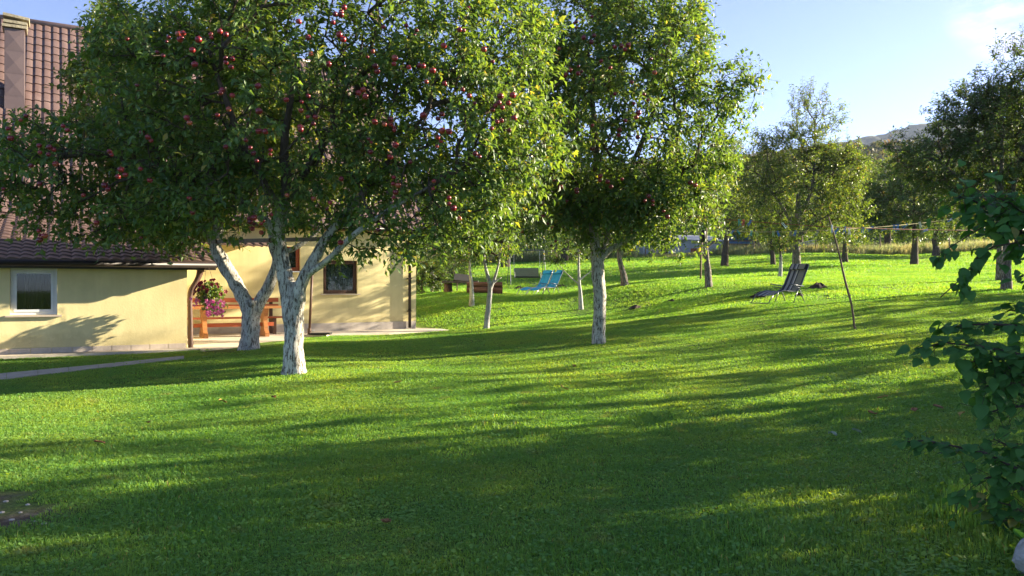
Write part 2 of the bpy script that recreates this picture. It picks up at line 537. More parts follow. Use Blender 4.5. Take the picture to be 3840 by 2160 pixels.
def sward(name, pts, scl, sources, label, cat, seed, pick=None):
    r = np.random.default_rng(seed)
    n = len(pts)
    e = 0.15
    zx = (ground_z(pts[:, 0] + e, pts[:, 1]) - ground_z(pts[:, 0] - e, pts[:, 1])) / (2 * e)
    zy = (ground_z(pts[:, 0], pts[:, 1] + e) - ground_z(pts[:, 0], pts[:, 1] - e)) / (2 * e)
    me = bpy.data.meshes.new(name)
    me.vertices.add(n); me.vertices.foreach_set('co', pts.astype(np.float32).ravel())
    rz = r.uniform(0, 6.283, n)
    rot = np.zeros((n, 3), dtype=np.float32)
    for i in range(n):
        q = Vector((-zx[i], -zy[i], 1)).normalized().to_track_quat('Z', 'Y') @ Quaternion((0, 0, 1), rz[i])
        rot[i] = q.to_euler()[:]
    a = me.attributes.new('rot', 'FLOAT_VECTOR', 'POINT'); a.data.foreach_set('vector', rot.ravel())
    a = me.attributes.new('scl', 'FLOAT_VECTOR', 'POINT'); a.data.foreach_set('vector', scl.astype(np.float32).ravel())
    a = me.attributes.new('pick', 'INT', 'POINT'); a.data.foreach_set('value', (r.integers(0, len(sources), n) if pick is None else pick).astype(np.int32))
    me.update()
    ng = bpy.data.node_groups.new(name, 'GeometryNodeTree')
    ng.interface.new_socket('Geometry', in_out='INPUT', socket_type='NodeSocketGeometry')
    ng.interface.new_socket('Geometry', in_out='OUTPUT', socket_type='NodeSocketGeometry')
    gi, go = ng.nodes.new('NodeGroupInput'), ng.nodes.new('NodeGroupOutput')
    iop = ng.nodes.new('GeometryNodeInstanceOnPoints')
    g2i = ng.nodes.new('GeometryNodeGeometryToInstance')
    for s in reversed(sources):
        oi = ng.nodes.new('GeometryNodeObjectInfo')
        oi.inputs['Object'].default_value = s
        oi.inputs['As Instance'].default_value = True
        ng.links.new(oi.outputs['Geometry'], g2i.inputs[0])
    def named(nm, ty):
        q = ng.nodes.new('GeometryNodeInputNamedAttribute'); q.data_type = ty; q.inputs['Name'].default_value = nm
        return [o for o in q.outputs if o.enabled and o.name == 'Attribute'][0]
    ng.links.new(gi.outputs[0], iop.inputs['Points'])
    ng.links.new(g2i.outputs[0], iop.inputs['Instance'])
    iop.inputs['Pick Instance'].default_value = True
    ng.links.new(named('pick', 'INT'), iop.inputs['Instance Index'])
    ng.links.new(named('rot', 'FLOAT_VECTOR'), iop.inputs['Rotation'])
    ng.links.new(named('scl', 'FLOAT_VECTOR'), iop.inputs['Scale'])
    ng.links.new(iop.outputs['Instances'], go.inputs[0])
    o = bpy.data.objects.new(name, me)
    me.materials.append(sources[0].data.materials[0])
    md = o.modifiers.new('instances', 'NODES'); md.node_group = ng
    COL.objects.link(o)
    tag(o, label, cat, kind='stuff')
    return o

def field(d0, d1, step, seed, side=1.0, xlim=None):
    """jittered grid of ground points inside the view wedge (a little wider)"""
    r = np.random.default_rng(seed)
    ys = np.arange(d0, d1, step)
    X, Y = np.meshgrid(np.arange(-0.78 * d1 - 2, 0.78 * d1 + 2, step), ys)
    X = X + r.uniform(-0.35, 0.35, X.shape) * step; Y = Y + r.uniform(-0.35, 0.35, Y.shape) * step
    k = np.abs(X) < Y * 0.72 + 1.3
    X, Y = X[k], Y[k]
    k = ~(poly_mask(X, Y, TERRACE) | poly_mask(X, Y, HOUSE_FOOT) | poly_mask(X, Y, PATH))
    X, Y = X[k], Y[k]
    Z = ground_z(X, Y)
    return np.stack([X, Y, Z], 1)

g_near = mat_grass('lawn_blade', (0.080, 0.215, 0.062), (0.160, 0.325, 0.074), (0.245, 0.400, 0.082), (0.34, 0.30, 0.13), (2.2, 1.75, 0.42))
g_far = mat_grass('meadow_blade', (0.100, 0.240, 0.052), (0.165, 0.335, 0.062), (0.240, 0.400, 0.072), (0.42, 0.38, 0.16), (2.0, 1.75, 0.5))
g_dry = mat_grass('dry_blade', (0.16, 0.28, 0.07), (0.26, 0.28, 0.12), (0.36, 0.32, 0.19), (0.44, 0.38, 0.27), (1.5, 1.4, 1.1))

src = [blade_patch('lawn_tuft', 0.34, 640, 0.036, 0.0058, 1.9, s, g_near, clover=22) for s in (1, 2, 3, 4)] + [blade_patch('weed_tuft', 0.34, 480, 0.034, 0.006, 1.6, 51, g_near, clover=90), blade_patch('coarse_tuft', 0.34, 380, 0.060, 0.008, 1.7, 52, g_near, clover=10)]
P1 = field(3.4, 11.5, 0.24, 21)
k = soil_amount(P1[:, 0], P1[:, 1]) < 0.02
P1 = P1[k]
hs = 0.85 + 0.28 * vnoise(P1[:, 0], P1[:, 1], 2.2, 5) + 0.2 * np.random.default_rng(5).random(len(P1)) ** 3
hs = hs + 2.6 * np.exp(-((P1[:, 0] - 3.35) ** 2 / 0.35 + (P1[:, 1] - 4.9) ** 2 / 0.5))       # uncut grass under the bush
rp = np.random.default_rng(57)
pick1 = rp.integers(0, 4, len(P1))
vw = vnoise(P1[:, 0], P1[:, 1], 2.6, 12) + rp.normal(0, 0.25, len(P1)); vc = vnoise(P1[:, 0], P1[:, 1], 3.4, 13) + rp.normal(0, 0.25, len(P1))
pick1 = np.where(vw > 0.9, 4, np.where(vc > 0.9, 5, pick1))
sward('lawn_grass', P1, np.stack([np.ones(len(P1)), np.ones(len(P1)), np.clip(hs, 0.5, 3.6)], 1), src,
      'short green mown grass of the lawn', 'grass', 31, pick1)
src = [blade_patch('lawn_tuft', 0.62, 900, 0.034, 0.0088, 1.9, s, g_near, clover=14) for s in (5, 6, 7)]
P2 = field(11.3, 21, 0.44, 22)
hs = 0.85 + 0.25 * vnoise(P2[:, 0], P2[:, 1], 1.6, 6)
for q in [(738, 938, 12.5), (627, 876, 16.2), (1506, 864, 16), (1222, 828, 20.9)]:
    q = at(*q); hs += 0.8 * np.exp(-((P2[:, 0] - q.x) ** 2 + (P2[:, 1] - q.y) ** 2) / 0.14)      # the mower never reaches the trunks

sward('lawn_grass', P2, np.stack([np.ones(len(P2)), np.ones(len(P2)), np.clip(hs, 0.5, 2.2)], 1), src,
      'short grass of the lawn around the whitewashed trees', 'grass', 32)
src = [blade_patch('meadow_tuft', 1.1, 900, 0.055, 0.015, 1.4, s, g_far) for s in (8, 9, 10)]
P3 = field(20.8, 36, 0.8, 23)
hs = 0.85 + 0.35 * vnoise(P3[:, 0], P3[:, 1], 0.9, 7)
sward('meadow_grass', P3, np.stack([np.ones(len(P3)), np.ones(len(P3)), np.clip(hs, 0.4, 1.6)], 1), src,
      'bright green grass of the rising orchard meadow', 'grass', 33)
src = [blade_patch('meadow_tuft', 2.0, 800, 0.13, 0.026, 1.4, s, g_far) for s in (11, 12, 13)]
P4 = field(35.5, 66, 1.5, 24)
hs = 0.85 + 0.5 * vnoise(P4[:, 0], P4[:, 1], 0.5, 8)
sward('meadow_grass', P4, np.stack([np.ones(len(P4)), np.ones(len(P4)), np.clip(hs, 0.3, 1.8)], 1), src,
      'longer grass at the far side of the meadow', 'grass', 34)
# tall dry weeds along the back of the meadow
r = np.random.default_rng(41)
src = [blade_patch('dry_tuft', 1.6, 300, 0.75, 0.03, 0.7, s, g_dry) for s in (14, 15, 16)]
xx = r.uniform(-14, 46, 520); yy = 63.0 + np.abs(r.normal(0, 2.6, 520)) + 0.02 * xx
sh5 = np.where((xx / yy > 0.155) & (xx / yy < 0.265), 0.35, 1.0)      # trodden down in front of the outbuilding
P5 = np.stack([xx, yy, ground_z(xx, yy)], 1)
sward('dry_grass', P5, np.stack([np.ones(520), np.ones(520), (0.55 + 0.75 * r.random(520)) * sh5], 1), src,
      'tall dry tan weeds in a strip along the back of the meadow', 'dry grass', 35)

# ------------------------------------------------------------------ trees
def bark_mat(name, white=True, dark=(0.055, 0.042, 0.032), wash=(0.60, 0.57, 0.51), thr=0.465, top=1.35):
    m, N, L, out = nodes_of(name)
    p = N.new('ShaderNodeBsdfPrincipled'); p.inputs['Roughness'].default_value = 0.9
    p.inputs['Specular IOR Level'].default_value = 0.15
    n1 = noise_tex(N, L, 34, 8, 0.75, stretch=(1, 1, 0.26), space='World')
    n2 = noise_tex(N, L, 30, 5, 0.7, stretch=(1, 1, 0.22), space='World')
    d2 = tuple(c * 2.3 for c in dark)
    rb = ramp(N, [(0.3, dark), (0.7, d2)])
    L.new(n2.outputs['Fac'], rb.inputs['Fac'])
    col = rb.outputs['Color']
    if white:
        rw = ramp(N, [(thr - 0.05, (0, 0, 0)), (thr + 0.05, (1, 1, 1))])
        L.new(n1.outputs['Fac'], rw.inputs['Fac'])
        n3 = noise_tex(N, L, 4, 4, 0.6, space='World')
        rc = ramp(N, [(0.35, tuple(c * 0.62 for c in wash)), (0.6, wash)])
        L.new(n3.outputs['Fac'], rc.inputs['Fac'])
        # the limewash stops part way up the limbs
        ge = N.new('ShaderNodeNewGeometry'); sz = N.new('ShaderNodeSeparateXYZ'); L.new(ge.outputs['Position'], sz.inputs[0])
        mr = N.new('ShaderNodeMapRange'); mr.inputs['From Min'].default_value = top - 0.35; mr.inputs['From Max'].default_value = top + 0.25
        mr.inputs['To Min'].default_value = 1.0; mr.inputs['To Max'].default_value = 0.0
        L.new(sz.outputs['Z'], mr.inputs['Value'])
        mw = N.new('ShaderNodeMath'); mw.operation = 'MULTIPLY'; L.new(rw.outputs['Color'], mw.inputs[0]); L.new(mr.outputs['Result'], mw.inputs[1])
        mx = N.new('ShaderNodeMixRGB')
        L.new(mw.outputs[0], mx.inputs['Fac']); L.new(col, mx.inputs['Color1']); L.new(rc.outputs['Color'], mx.inputs['Color2'])
        col = mx.outputs['Color']
    L.new(col, p.inputs['Base Color'])
    b = N.new('ShaderNodeBump'); b.inputs['Strength'].default_value = 0.9; b.inputs['Distance'].default_value = 0.025
    ad = N.new('ShaderNodeMath'); ad.operation = 'ADD'
    L.new(n1.outputs['Fac'], ad.inputs[0]); L.new(n2.outputs['Fac'], ad.inputs[1])
    L.new(ad.outputs[0], b.inputs['Height']); L.new(b.outputs['Normal'], p.inputs['Normal'])
    L.new(p.outputs['BSDF'], out.inputs['Surface'])
    return m

WHITE_BARK = bark_mat('whitewashed_bark')
THIN_WHITE = bark_mat('limewashed_young_bark', thr=0.40, wash=(0.5, 0.49, 0.45))
GREY_BARK = bark_mat('grey_bark', top=9.0, thr=0.52, wash=(0.34, 0.31, 0.27), dark=(0.07, 0.055, 0.045))
BROWN_BARK = bark_mat('brown_bark', white=False)

APPLE_LEAF = mat_leaf('apple_leaf', [(0.0, (0.058, 0.115, 0.042)), (0.45, (0.098, 0.172, 0.048)), (0.8, (0.150, 0.220, 0.052)), (0.96, (0.25, 0.26, 0.060)), (1.0, (0.34, 0.29, 0.09))], (2.1, 1.9, 0.55), 0.42, 0.46, gloss=0.45)
PALE_LEAF = mat_leaf('pale_apple_leaf', [(0.0, (0.055, 0.095, 0.018)), (0.5, (0.095, 0.145, 0.025)), (0.85, (0.15, 0.185, 0.036)), (1.0, (0.28, 0.23, 0.07))], (2.3, 2.1, 0.9), 0.42, 0.42)
PEAR_LEAF = mat_leaf('olive_leaf', [(0.0, (0.060, 0.098, 0.020)), (0.5, (0.112, 0.160, 0.030)), (0.85, (0.175, 0.210, 0.038)), (1.0, (0.26, 0.18, 0.06))], (1.8, 1.8, 0.7), 0.45, 0.42)
DARK_LEAF = mat_leaf('dark_olive_leaf', [(0.0, (0.038, 0.072, 0.020)), (0.5, (0.068, 0.118, 0.026)), (0.85, (0.115, 0.16, 0.034)), (1.0, (0.18, 0.13, 0.05))], (2.0, 1.9, 0.7), 0.36, 0.45)

def unit(a):
    return a / np.maximum(np.linalg.norm(a, axis=-1, keepdims=True), 1e-9)

def leaf_arrays(P, D, Nn, Ln, Wd, tint, detail=2):
    D = unit(D); Nn = unit(Nn - D * (Nn * D).sum(-1, keepdims=True)); Sd = np.cross(D, Nn)
    Lc, Wc = Ln[:, None], Wd[:, None]
    if detail >= 4:
        mid = P + D * Lc * 0.5
        le = P + D * Lc * 0.46 + Sd * Wc * 0.5 + Nn * Wc * 0.2
        ri = P + D * Lc * 0.46 - Sd * Wc * 0.5 + Nn * Wc * 0.2
        tip = P + D * Lc - Nn * Lc * 0.16
        V = np.stack([P, ri, tip, le, mid], 1).reshape(-1, 3)
        F = np.array([[0, 1, 4], [1, 2, 4], [2, 3, 4], [3, 0, 4]])
        k = 5
    else:
        le = P + D * Lc * 0.48 + Sd * Wc * 0.5 + Nn * Wc * 0.16
        ri = P + D * Lc * 0.48 - Sd * Wc * 0.5 + Nn * Wc * 0.16
        tip = P + D * Lc - Nn * Lc * 0.1
        V = np.stack([P, ri, tip, le], 1).reshape(-1, 3)
        F = np.array([[0, 1, 2], [0, 2, 3]])
        k = 4
    T = (np.arange(len(P))[:, None, None] * k + F[None]).reshape(-1, 3)
    return V, T, np.repeat(tint, k)

def edge_tubes(A, B, ra, rb, sides=4):
    """tapered prisms for many branch pieces at once"""
    d = unit(B - A)
    ref = np.where(np.abs(d[:, 2:3]) < 0.9, np.array([[0, 0, 1.0]]), np.array([[1.0, 0, 0]]))
    s = unit(np.cross(d, ref)); t = np.cross(d, s)
    th = np.arange(sides) * 2 * math.pi / sides
    c, sn = np.cos(th)[None, :, None], np.sin(th)[None, :, None]
    off = s[:, None, :] * c + t[:, None, :] * sn
    R0 = A[:, None, :] + off * ra[:, None, None]
    R1 = (B + d * rb[:, None] * 0.5)[:, None, :] + off * rb[:, None, None]
    V = np.concatenate([R0, R1], 1).reshape(-1, 3)
    k = np.arange(sides); k2 = (k + 1) % sides
    F = np.stack([k, k2, k2 + sides, k + sides], 1)
    Q = (np.arange(len(A))[:, None, None] * (2 * sides) + F[None]).reshape(-1, 4)
    return V, Q

def limb_mesh(mb, pts, rads, sides=14, gnarl=0.10, step=0.07, seed=0, flare=0.0):
    """one gnarled trunk or limb along pts"""
    r = np.random.default_rng(seed)
    pts = [np.array(p, dtype=float) for p in pts]
    P, R = [], []
    # catmull-rom through the given points
    ext = [2 * pts[0] - pts[1]] + pts + [2 * pts[-1] - pts[-2]]
    for i in range(len(pts) - 1):
        n = max(2, int(np.linalg.norm(pts[i + 1] - pts[i]) / step))
        for j in range(n):
            t = j / n
            a, b, c, d = ext[i], ext[i + 1], ext[i + 2], ext[i + 3]
            P.append(0.5 * ((2 * b) + (-a + c) * t + (2 * a - 5 * b + 4 * c - d) * t * t + (-a + 3 * b - 3 * c + d) * t ** 3))
            R.append(rads[i] * (1 - t) + rads[i + 1] * t)
    P.append(pts[-1]); R.append(rads[-1])
    n = len(P)
    tang = [unit(np.array(P[min(i + 1, n - 1)]) - np.array(P[max(i - 1, 0)])) for i in range(n)]
    a = np.cross(tang[0], [1.0, 0.2, 0.0]); a = a / np.linalg.norm(a)
    ph = r.uniform(0, 6.28, 6)
    vs = []
    L = 0.0
    for i in range(n):
        if i: L += np.linalg.norm(np.array(P[i]) - np.array(P[i - 1]))
        a = a - tang[i] * np.dot(a, tang[i]); a = a / np.linalg.norm(a)
        b = np.cross(tang[i], a)
        for k in range(sides):
            th = 2 * math.pi * k / sides
            g = 1 + gnarl * (0.5 * math.sin(3 * th + ph[0] + L * 1.3) + 0.35 * math.sin(5 * th + ph[1] - L * 2.1) + 0.5 * math.sin(2 * th + ph[2] + L * 3.7) + 0.35 * math.sin(L * 11 + ph[3] + th) + 0.3 * r.normal())
            if flare:
                g += flare * math.exp(-L / 0.13) * (0.7 + 0.5 * math.sin(4 * th + ph[4]))
            vs.append(Vector(P[i]) + (Vector(a) * math.cos(th) + Vector(b) * math.sin(th)) * (R[i] * g))
    qs = [(i * sides + k, i * sides + (k + 1) % sides, (i + 1) * sides + (k + 1) % sides, (i + 1) * sides + k) for i in range(n - 1) for k in range(sides)]
    vs.append(Vector(P[-1])); c1 = len(vs) - 1
    mb.add(vs, [(c1, (n - 1) * sides + k, (n - 1) * sides + (k + 1) % sides) for k in range(sides)], qs)

class Lobes:
    def __init__(self, items):
        self.c = np.array([list(c) for c, r in items]); self.r = np.array([r for c, r in items], dtype=float)
    def inside(self, P):
        q = ((P[:, None, :] - self.c[None]) / self.r[None])
        return (q ** 2).sum(-1).min(1)           # <1 inside
    def sample(self, n, r, shell=0.45, clump=7, sig=0.3):
        vol = self.r.prod(1) ** 0.8
        k = r.choice(len(self.c), size=max(4, n // clump), p=vol / vol.sum())
        d = unit(r.normal(size=(len(k), 3)))
        rad = r.random(len(k)) ** (1 / 3) * (1 - shell) + shell * r.random(len(k)) ** 0.25
        ctr = self.c[k] + d * rad[:, None] * self.r[k]
        pick = r.integers(0, len(ctr), n)
        P = ctr[pick] + r.normal(size=(n, 3)) * sig
        return P[self.inside(P) < 1.08]
    def enter(self, dirv):
        """nearest distance along a view ray from the camera at which it enters a lobe"""
        best = None
        for c, rr in zip(self.c, self.r):
            o = -c / rr; d = dirv / rr
            A, B, C = d @ d, 2 * o @ d, o @ o - 1
            D = B * B - 4 * A * C
            if D > 0:
                t = (-B - math.sqrt(D)) / (2 * A)
                if t > 0 and (best is None or t < best): best = t
        return best

def apple_mesh():
    prof = [(0.0, -0.030), (0.012, -0.033), (0.026, -0.028), (0.037, -0.010), (0.040, 0.006), (0.036, 0.022), (0.024, 0.031), (0.010, 0.030), (0.004, 0.024)]
    mb = MB(); sides = 10; vs = []
    for rr, z in prof:
        for k in range(sides):
            th = 2 * math.pi * k / sides
            g = 1 + 0.03 * math.sin(5 * th)
            vs.append((rr * g * math.cos(th), rr * g * math.sin(th), z))
    qs = [(i * sides + k, i * sides + (k + 1) % sides, (i + 1) * sides + (k + 1) % sides, (i + 1) * sides + k) for i in range(len(prof) - 1) for k in range(sides)]
    mb.add(vs, (), qs)
    mb.tube([(0, 0, 0.022), (0.002, 0.001, 0.042), (0.006, 0.002, 0.055)], 0.0022, 4)
    return mb.mesh('apple', smooth=True)

def apple_mat(name, stops):
    m, N, L, out = nodes_of(name)
    p = N.new('ShaderNodeBsdfPrincipled'); p.inputs['Roughness'].default_value = 0.3
    n = noise_tex(N, L, 9, 3, 0.5, stretch=(1, 1, 0.6))
    oi = N.new('ShaderNodeObjectInfo')
    ad = N.new('ShaderNodeMath'); ad.operation = 'MULTIPLY_ADD'; ad.inputs[1].default_value = 0.45
    L.new(oi.outputs['Random'], ad.inputs[0]); 
    sc = N.new('ShaderNodeMath'); sc.operation = 'MULTIPLY'; sc.inputs[1].default_value = 0.65
    L.new(n.outputs['Fac'], sc.inputs[0]); L.new(sc.outputs[0], ad.inputs[2])
    r = ramp(N, stops)
    L.new(ad.outputs[0], r.inputs['Fac']); L.new(r.outputs['Color'], p.inputs['Base Color'])
    L.new(p.outputs['BSDF'], out.inputs['Surface'])
    return m
RED_APPLE = apple_mat('red_apple_skin', [(0.25, (0.080, 0.006, 0.014)), (0.48, (0.165, 0.011, 0.020)), (0.72, (0.27, 0.020, 0.026)), (0.95, (0.42, 0.14, 0.05))])
YELLOW_APPLE = apple_mat('yellow_apple_skin', [(0.3, (0.50, 0.20, 0.05)), (0.6, (0.55, 0.36, 0.07)), (0.9, (0.42, 0.42, 0.08))])
APPLE_ME = apple_mesh(); APPLE_ME.materials.append(RED_APPLE)
APPLE_Y = APPLE_ME.copy(); APPLE_Y.materials.clear(); APPLE_Y.materials.append(YELLOW_APPLE)

def make_tree(name, label, base, limbs, lobes, n_term, leaf_mat, bark, seed, shoots=4, per_shoot=13, leaf_len=0.118, leaf_w=0.066,
              detail=4, shoot_len=0.34, up=0.35, twig_bark=None, gnarl=0.10, flare=0.35, group=None, cat='tree', clump=7, sig=0.3, droop=0.35, sprouts=0, trunk_sides=14):
    """limbs: list of (points, radii) in world space, the first one is the trunk; lobes: Lobes in world space"""
    r = np.random.default_rng(seed)
    base = Vector(base)
    root = empty(name, base)
    tag(root, label, cat, group)
    off = np.array(base[:])
    mb = MB()
    nodes, plen = [], []
    for li, (pts, rads) in enumerate(limbs):
        rel = [np.array(p[:]) - off for p in pts]
        limb_mesh(mb, rel, rads, sides=trunk_sides, gnarl=gnarl, seed=seed * 10 + li, flare=flare if li == 0 else 0)
        # branch anchors along the upper part of the limb
        st = 0.55 if li == 0 else 0.35
        tot = sum(np.linalg.norm(rel[i + 1] - rel[i]) for i in range(len(rel) - 1))
        acc = 0
        for i in range(len(rel) - 1):
            sl = np.linalg.norm(rel[i + 1] - rel[i])
            for t in np.linspace(0, 1, 6):
                if (acc + t * sl) / tot > st:
                    nodes.append(rel[i] * (1 - t) + rel[i + 1] * t); plen.append((acc + t * sl) * 0.5)
            acc += sl
    mb.build('trunk', bark, root, smooth=True)
    n_anchor = len(nodes)
    T = lobes.sample(n_term, r, clump=clump, sig=sig) - off
    ctr = lobes.c.mean(0) - off
    fork = np.array(nodes).mean(0)
    T = T[np.argsort(np.linalg.norm(T - fork, axis=1) + r.normal(0, 0.2, len(T)))]
    cap = n_anchor + len(T) * 4 + 8
    NP = np.zeros((cap, 3)); PL = np.zeros(cap); PAR = np.full(cap, -1); n = n_anchor
    NP[:n] = nodes; PL[:n] = plen
    term = []
    for p in T:
        d = np.linalg.norm(NP[:n] - p, axis=1)
        k = int(np.argmin(d + 0.30 * PL[:n]))
        a = NP[k]; dist = d[k]
        m_ = 3 if dist > 0.7 else (2 if dist > 0.3 else 1)
        prev = k
        for j in range(1, m_ + 1):
            t = j / m_
            q = a * (1 - t) + p * t
            if j < m_:
                q = q + r.normal(size=3) * 0.07 * dist + np.array([0, 0, 0.10 * dist * math.sin(math.pi * t)])
            NP[n] = q; PL[n] = PL[prev] + np.linalg.norm(q - NP[prev]); PAR[n] = prev
            prev = n; n += 1
        term.append(prev)
    cnt = np.zeros(n)
    cnt[term] = 1
    for i in range(n - 1, n_anchor - 1, -1):
        cnt[PAR[i]] += cnt[i]
    rad = 0.0052 * np.maximum(cnt, 1) ** 0.46 * (1 + 0.4 * (detail < 4))
    idx = np.arange(n_anchor, n)
    big = cnt[idx] > 6
    Vs, Qs, b0 = [], [], 0
    for sel, sides in ((idx[big], 6), (idx[~big], 3)):
        if len(sel) == 0: continue
        pr = np.minimum(rad[PAR[sel]], rad[sel] * 1.5)
        V, Q = edge_tubes(NP[PAR[sel]], NP[sel], pr, rad[sel], sides)
        Vs.append(V); Qs.append(Q + b0); b0 += len(V)
    # shoots with leaves
    ts = NP[term]
    K = shoots
    o3 = np.repeat(ts, K, 0)
    outw = unit(o3 - ctr)
    sd = unit(outw * 0.75 + r.normal(size=o3.shape) * 0.6 + np.array([0, 0, up]))
    sl = shoot_len * r.uniform(0.45, 1.25, len(o3))
    if sprouts:
        top = np.argsort(-o3[:, 2] + r.normal(0, 0.5, len(o3)))[:sprouts]
        sl[top] *= r.uniform(1.4, 2.2, sprouts); sd[top] = unit(sd[top] * 0.5 + np.array([0, 0, 0.9]))
    bend = np.zeros_like(sd); bend[:, 2] = -droop * r.uniform(0.2, 1.1, len(sd))
    mid = o3 + sd * (sl * 0.5)[:, None] + bend * (sl * 0.12)[:, None]
    end = o3 + sd * sl[:, None] + bend * (sl * 0.5)[:, None]
    tr = np.full(len(o3), 0.0032 if detail >= 4 else 0.006)
    for A, B, f in ((o3, mid, 1.0), (mid, end, 0.7)):
        V, Q = edge_tubes(A, B, tr * f, tr * f * 0.7, 3)
        Vs.append(V); Qs.append(Q + b0); b0 += len(V)
    me = np_mesh('branches', np.concatenate(Vs), quads=np.concatenate(Qs), smooth=True)
    mobj('branches', me, twig_bark or BROWN_BARK, root)
    M = per_shoot
    f = (np.arange(M) + 0.6)[None, :] / M * np.ones((len(o3), 1)) + r.uniform(-0.4, 0.4, (len(o3), M)) / M
    f = np.clip(f, 0.05, 1.02)
    P = (o3[:, None, :] + sd[:, None, :] * (sl[:, None] * f)[..., None] + bend[:, None, :] * (sl[:, None] * 0.5 * f ** 2)[..., None]).reshape(-1, 3)
    s3 = np.repeat(sd, M, 0)
    ang = (np.arange(M)[None, :] * 2.4 + r.uniform(0, 6.28, (len(o3), 1))).ravel()
    e1 = unit(np.cross(s3, r.normal(size=s3.shape))); e1b = np.cross(s3, e1)
    # keep the spiral coherent along a shoot
    e1 = np.repeat(unit(np.cross(sd, np.array([[0.3, 0.2, 1.0]]))), M, 0); e1b = np.cross(s3, e1)
    radial = e1 * np.cos(ang)[:, None] + e1b * np.sin(ang)[:, None]
    D = unit(s3 * 0.55 + radial * 0.9 + r.normal(size=s3.shape) * 0.25 + np.array([0, 0, -droop]))
    Nn = unit(np.array([0, 0, 0.9]) + s3 * 0.5 - radial * 0.1 + r.normal(size=s3.shape) * 0.45)
    Ln = leaf_len * r.uniform(0.6, 1.2, len(P)); Wd = leaf_w * r.uniform(0.65, 1.15, len(P)) * Ln / leaf_len
    tint = np.clip(r.beta(2.0, 2.6, len(P)) + np.repeat(r.normal(0, 0.12, len(o3)), M), 0, 1)
    tint = np.where(r.random(len(P)) > 0.988, 1.0, np.minimum(tint, 0.95))
    P = P + D * 0.012
    V, F, tt = leaf_arrays(P, D, Nn, Ln, Wd, tint, detail)
    me = np_mesh('crown', V, tris=F, attrs={'tint': tt})
    mobj('crown', me, leaf_mat, root)
    return root, ts + off

def add_apples(root, lobes, views, me, seed, size=1.0, inset=0.10):
    """apples hang where the photograph shows them, just inside the near face of the crown"""
    r = random.Random(seed)
    off = root.location
    for (x4, y4) in views:
        d = Vector(((x4 - 1920) / FPX, 1.0, -(y4 - 1080) / FPX))
        t = lobes.enter(np.array(d[:]))
        if t is None:
            continue
        p = d * (t + r.uniform(-0.26, 0.0))
        o = bpy.data.objects.new('apple', me)
        o.location = p - off
        o.rotation_euler = (r.uniform(-0.4, 0.4), r.uniform(-0.4, 0.4), r.uniform(0, 6.28))
        s = size * r.uniform(0.68, 1.18)
        o.scale = (s, s, s * r.uniform(0.92, 1.05))
        link(o, root)
        if r.random() < 0.4:            # a neighbour on the same spur
            o2 = o.copy(); o2.location = o.location + Vector((r.uniform(-0.09, 0.09), r.uniform(-0.03, 0.06), r.uniform(-0.10, -0.03)))
            o2.scale = [s * r.uniform(0.75, 1.0)] * 3; o2.rotation_euler.z += 2.0
            link(o2, root)

def LB(x, y, d, rx, ry, rz):
    return (at(x, y, d), (rx, ry, rz))

# --- the big front apple tree
b = base_at(738, 938, 12.5)
def tp(x, y, d): return at(x, y, d)
lob_front = Lobes([LB(700, 240, 12.3, 2.7, 2.3, 1.85), LB(1150, 290, 12.2, 1.75, 1.7, 1.6), LB(310, 430, 12.0, 1.75, 1.6, 1.1), LB(50, 420, 11.8, 1.2, 1.1, 0.85), LB(1010, 560, 12.1, 0.95, 1.0, 0.55), LB(1230, 460, 12.0, 0.8, 0.9, 0.8), LB(1240, 110, 12.6, 1.15, 1.2, 1.2),
             LB(900, -20, 12.3, 2.1, 1.9, 1.5), LB(1120, 500, 12.0, 1.05, 1.2, 0.85), LB(560, 510, 12.2, 1.6, 1.5, 0.68), LB(480, 90, 12.2, 1.2, 1.3, 1.15), LB(110, 590, 11.8, 0.45, 0.5, 0.35),
             LB(850, 560, 12.2, 0.9, 1.0, 0.5)])
limbs = [([b - Vector((0, 0, 0.12)), tp(738, 900, 12.5), tp(740, 850, 12.5), tp(738, 800, 12.5), tp(733, 760, 12.5), tp(718, 690, 12.5), tp(706, 620, 12.5), tp(704, 560, 12.45), tp(720, 470, 12.4), tp(715, 360, 12.4), tp(740, 200, 12.3)],
          [0.19, 0.17, 0.15, 0.155, 0.15, 0.115, 0.105, 0.10, 0.085, 0.065, 0.035]),
         ([tp(745, 800, 12.48), tp(752, 755, 12.42), tp(758, 715, 12.38), tp(775, 680, 12.35), tp(800, 640, 12.3), tp(820, 600, 12.25), tp(870, 540, 12.2), tp(960, 430, 12.1), tp(1060, 300, 12.1)],
          [0.10, 0.105, 0.095, 0.088, 0.08, 0.07, 0.06, 0.048, 0.025]),
         ([tp(772, 690, 12.36), tp(800, 672, 12.2), tp(835, 645, 12.0), tp(880, 600, 11.8), tp(960, 540, 11.6), tp(1080, 470, 11.5)],
          [0.06, 0.055, 0.048, 0.042, 0.035, 0.02]),
         ([tp(706, 600, 12.5), tp(640, 530, 12.3), tp(540, 470, 12.1), tp(400, 420, 11.9), tp(250, 390, 11.8), tp(110, 400, 11.7)],
          [0.07, 0.062, 0.055, 0.045, 0.034, 0.018]),
         ([tp(712, 520, 12.42), tp(800, 380, 12.9), tp(900, 220, 13.0), tp(950, 60, 12.9)], [0.07, 0.055, 0.042, 0.02]),
         ([tp(712, 540, 12.45), tp(620, 380, 11.6), tp(560, 230, 11.4), tp(520, 110, 11.5)], [0.06, 0.05, 0.038, 0.02])]
T_FRONT, _ = make_tree('apple_tree', 'largest apple tree, whitewashed trunk splitting low into three limbs, full of red apples', b, limbs, lob_front, 2350, APPLE_LEAF, WHITE_BARK, 101, shoots=4, per_shoot=7, sprouts=160, gnarl=0.13, flare=0.6)
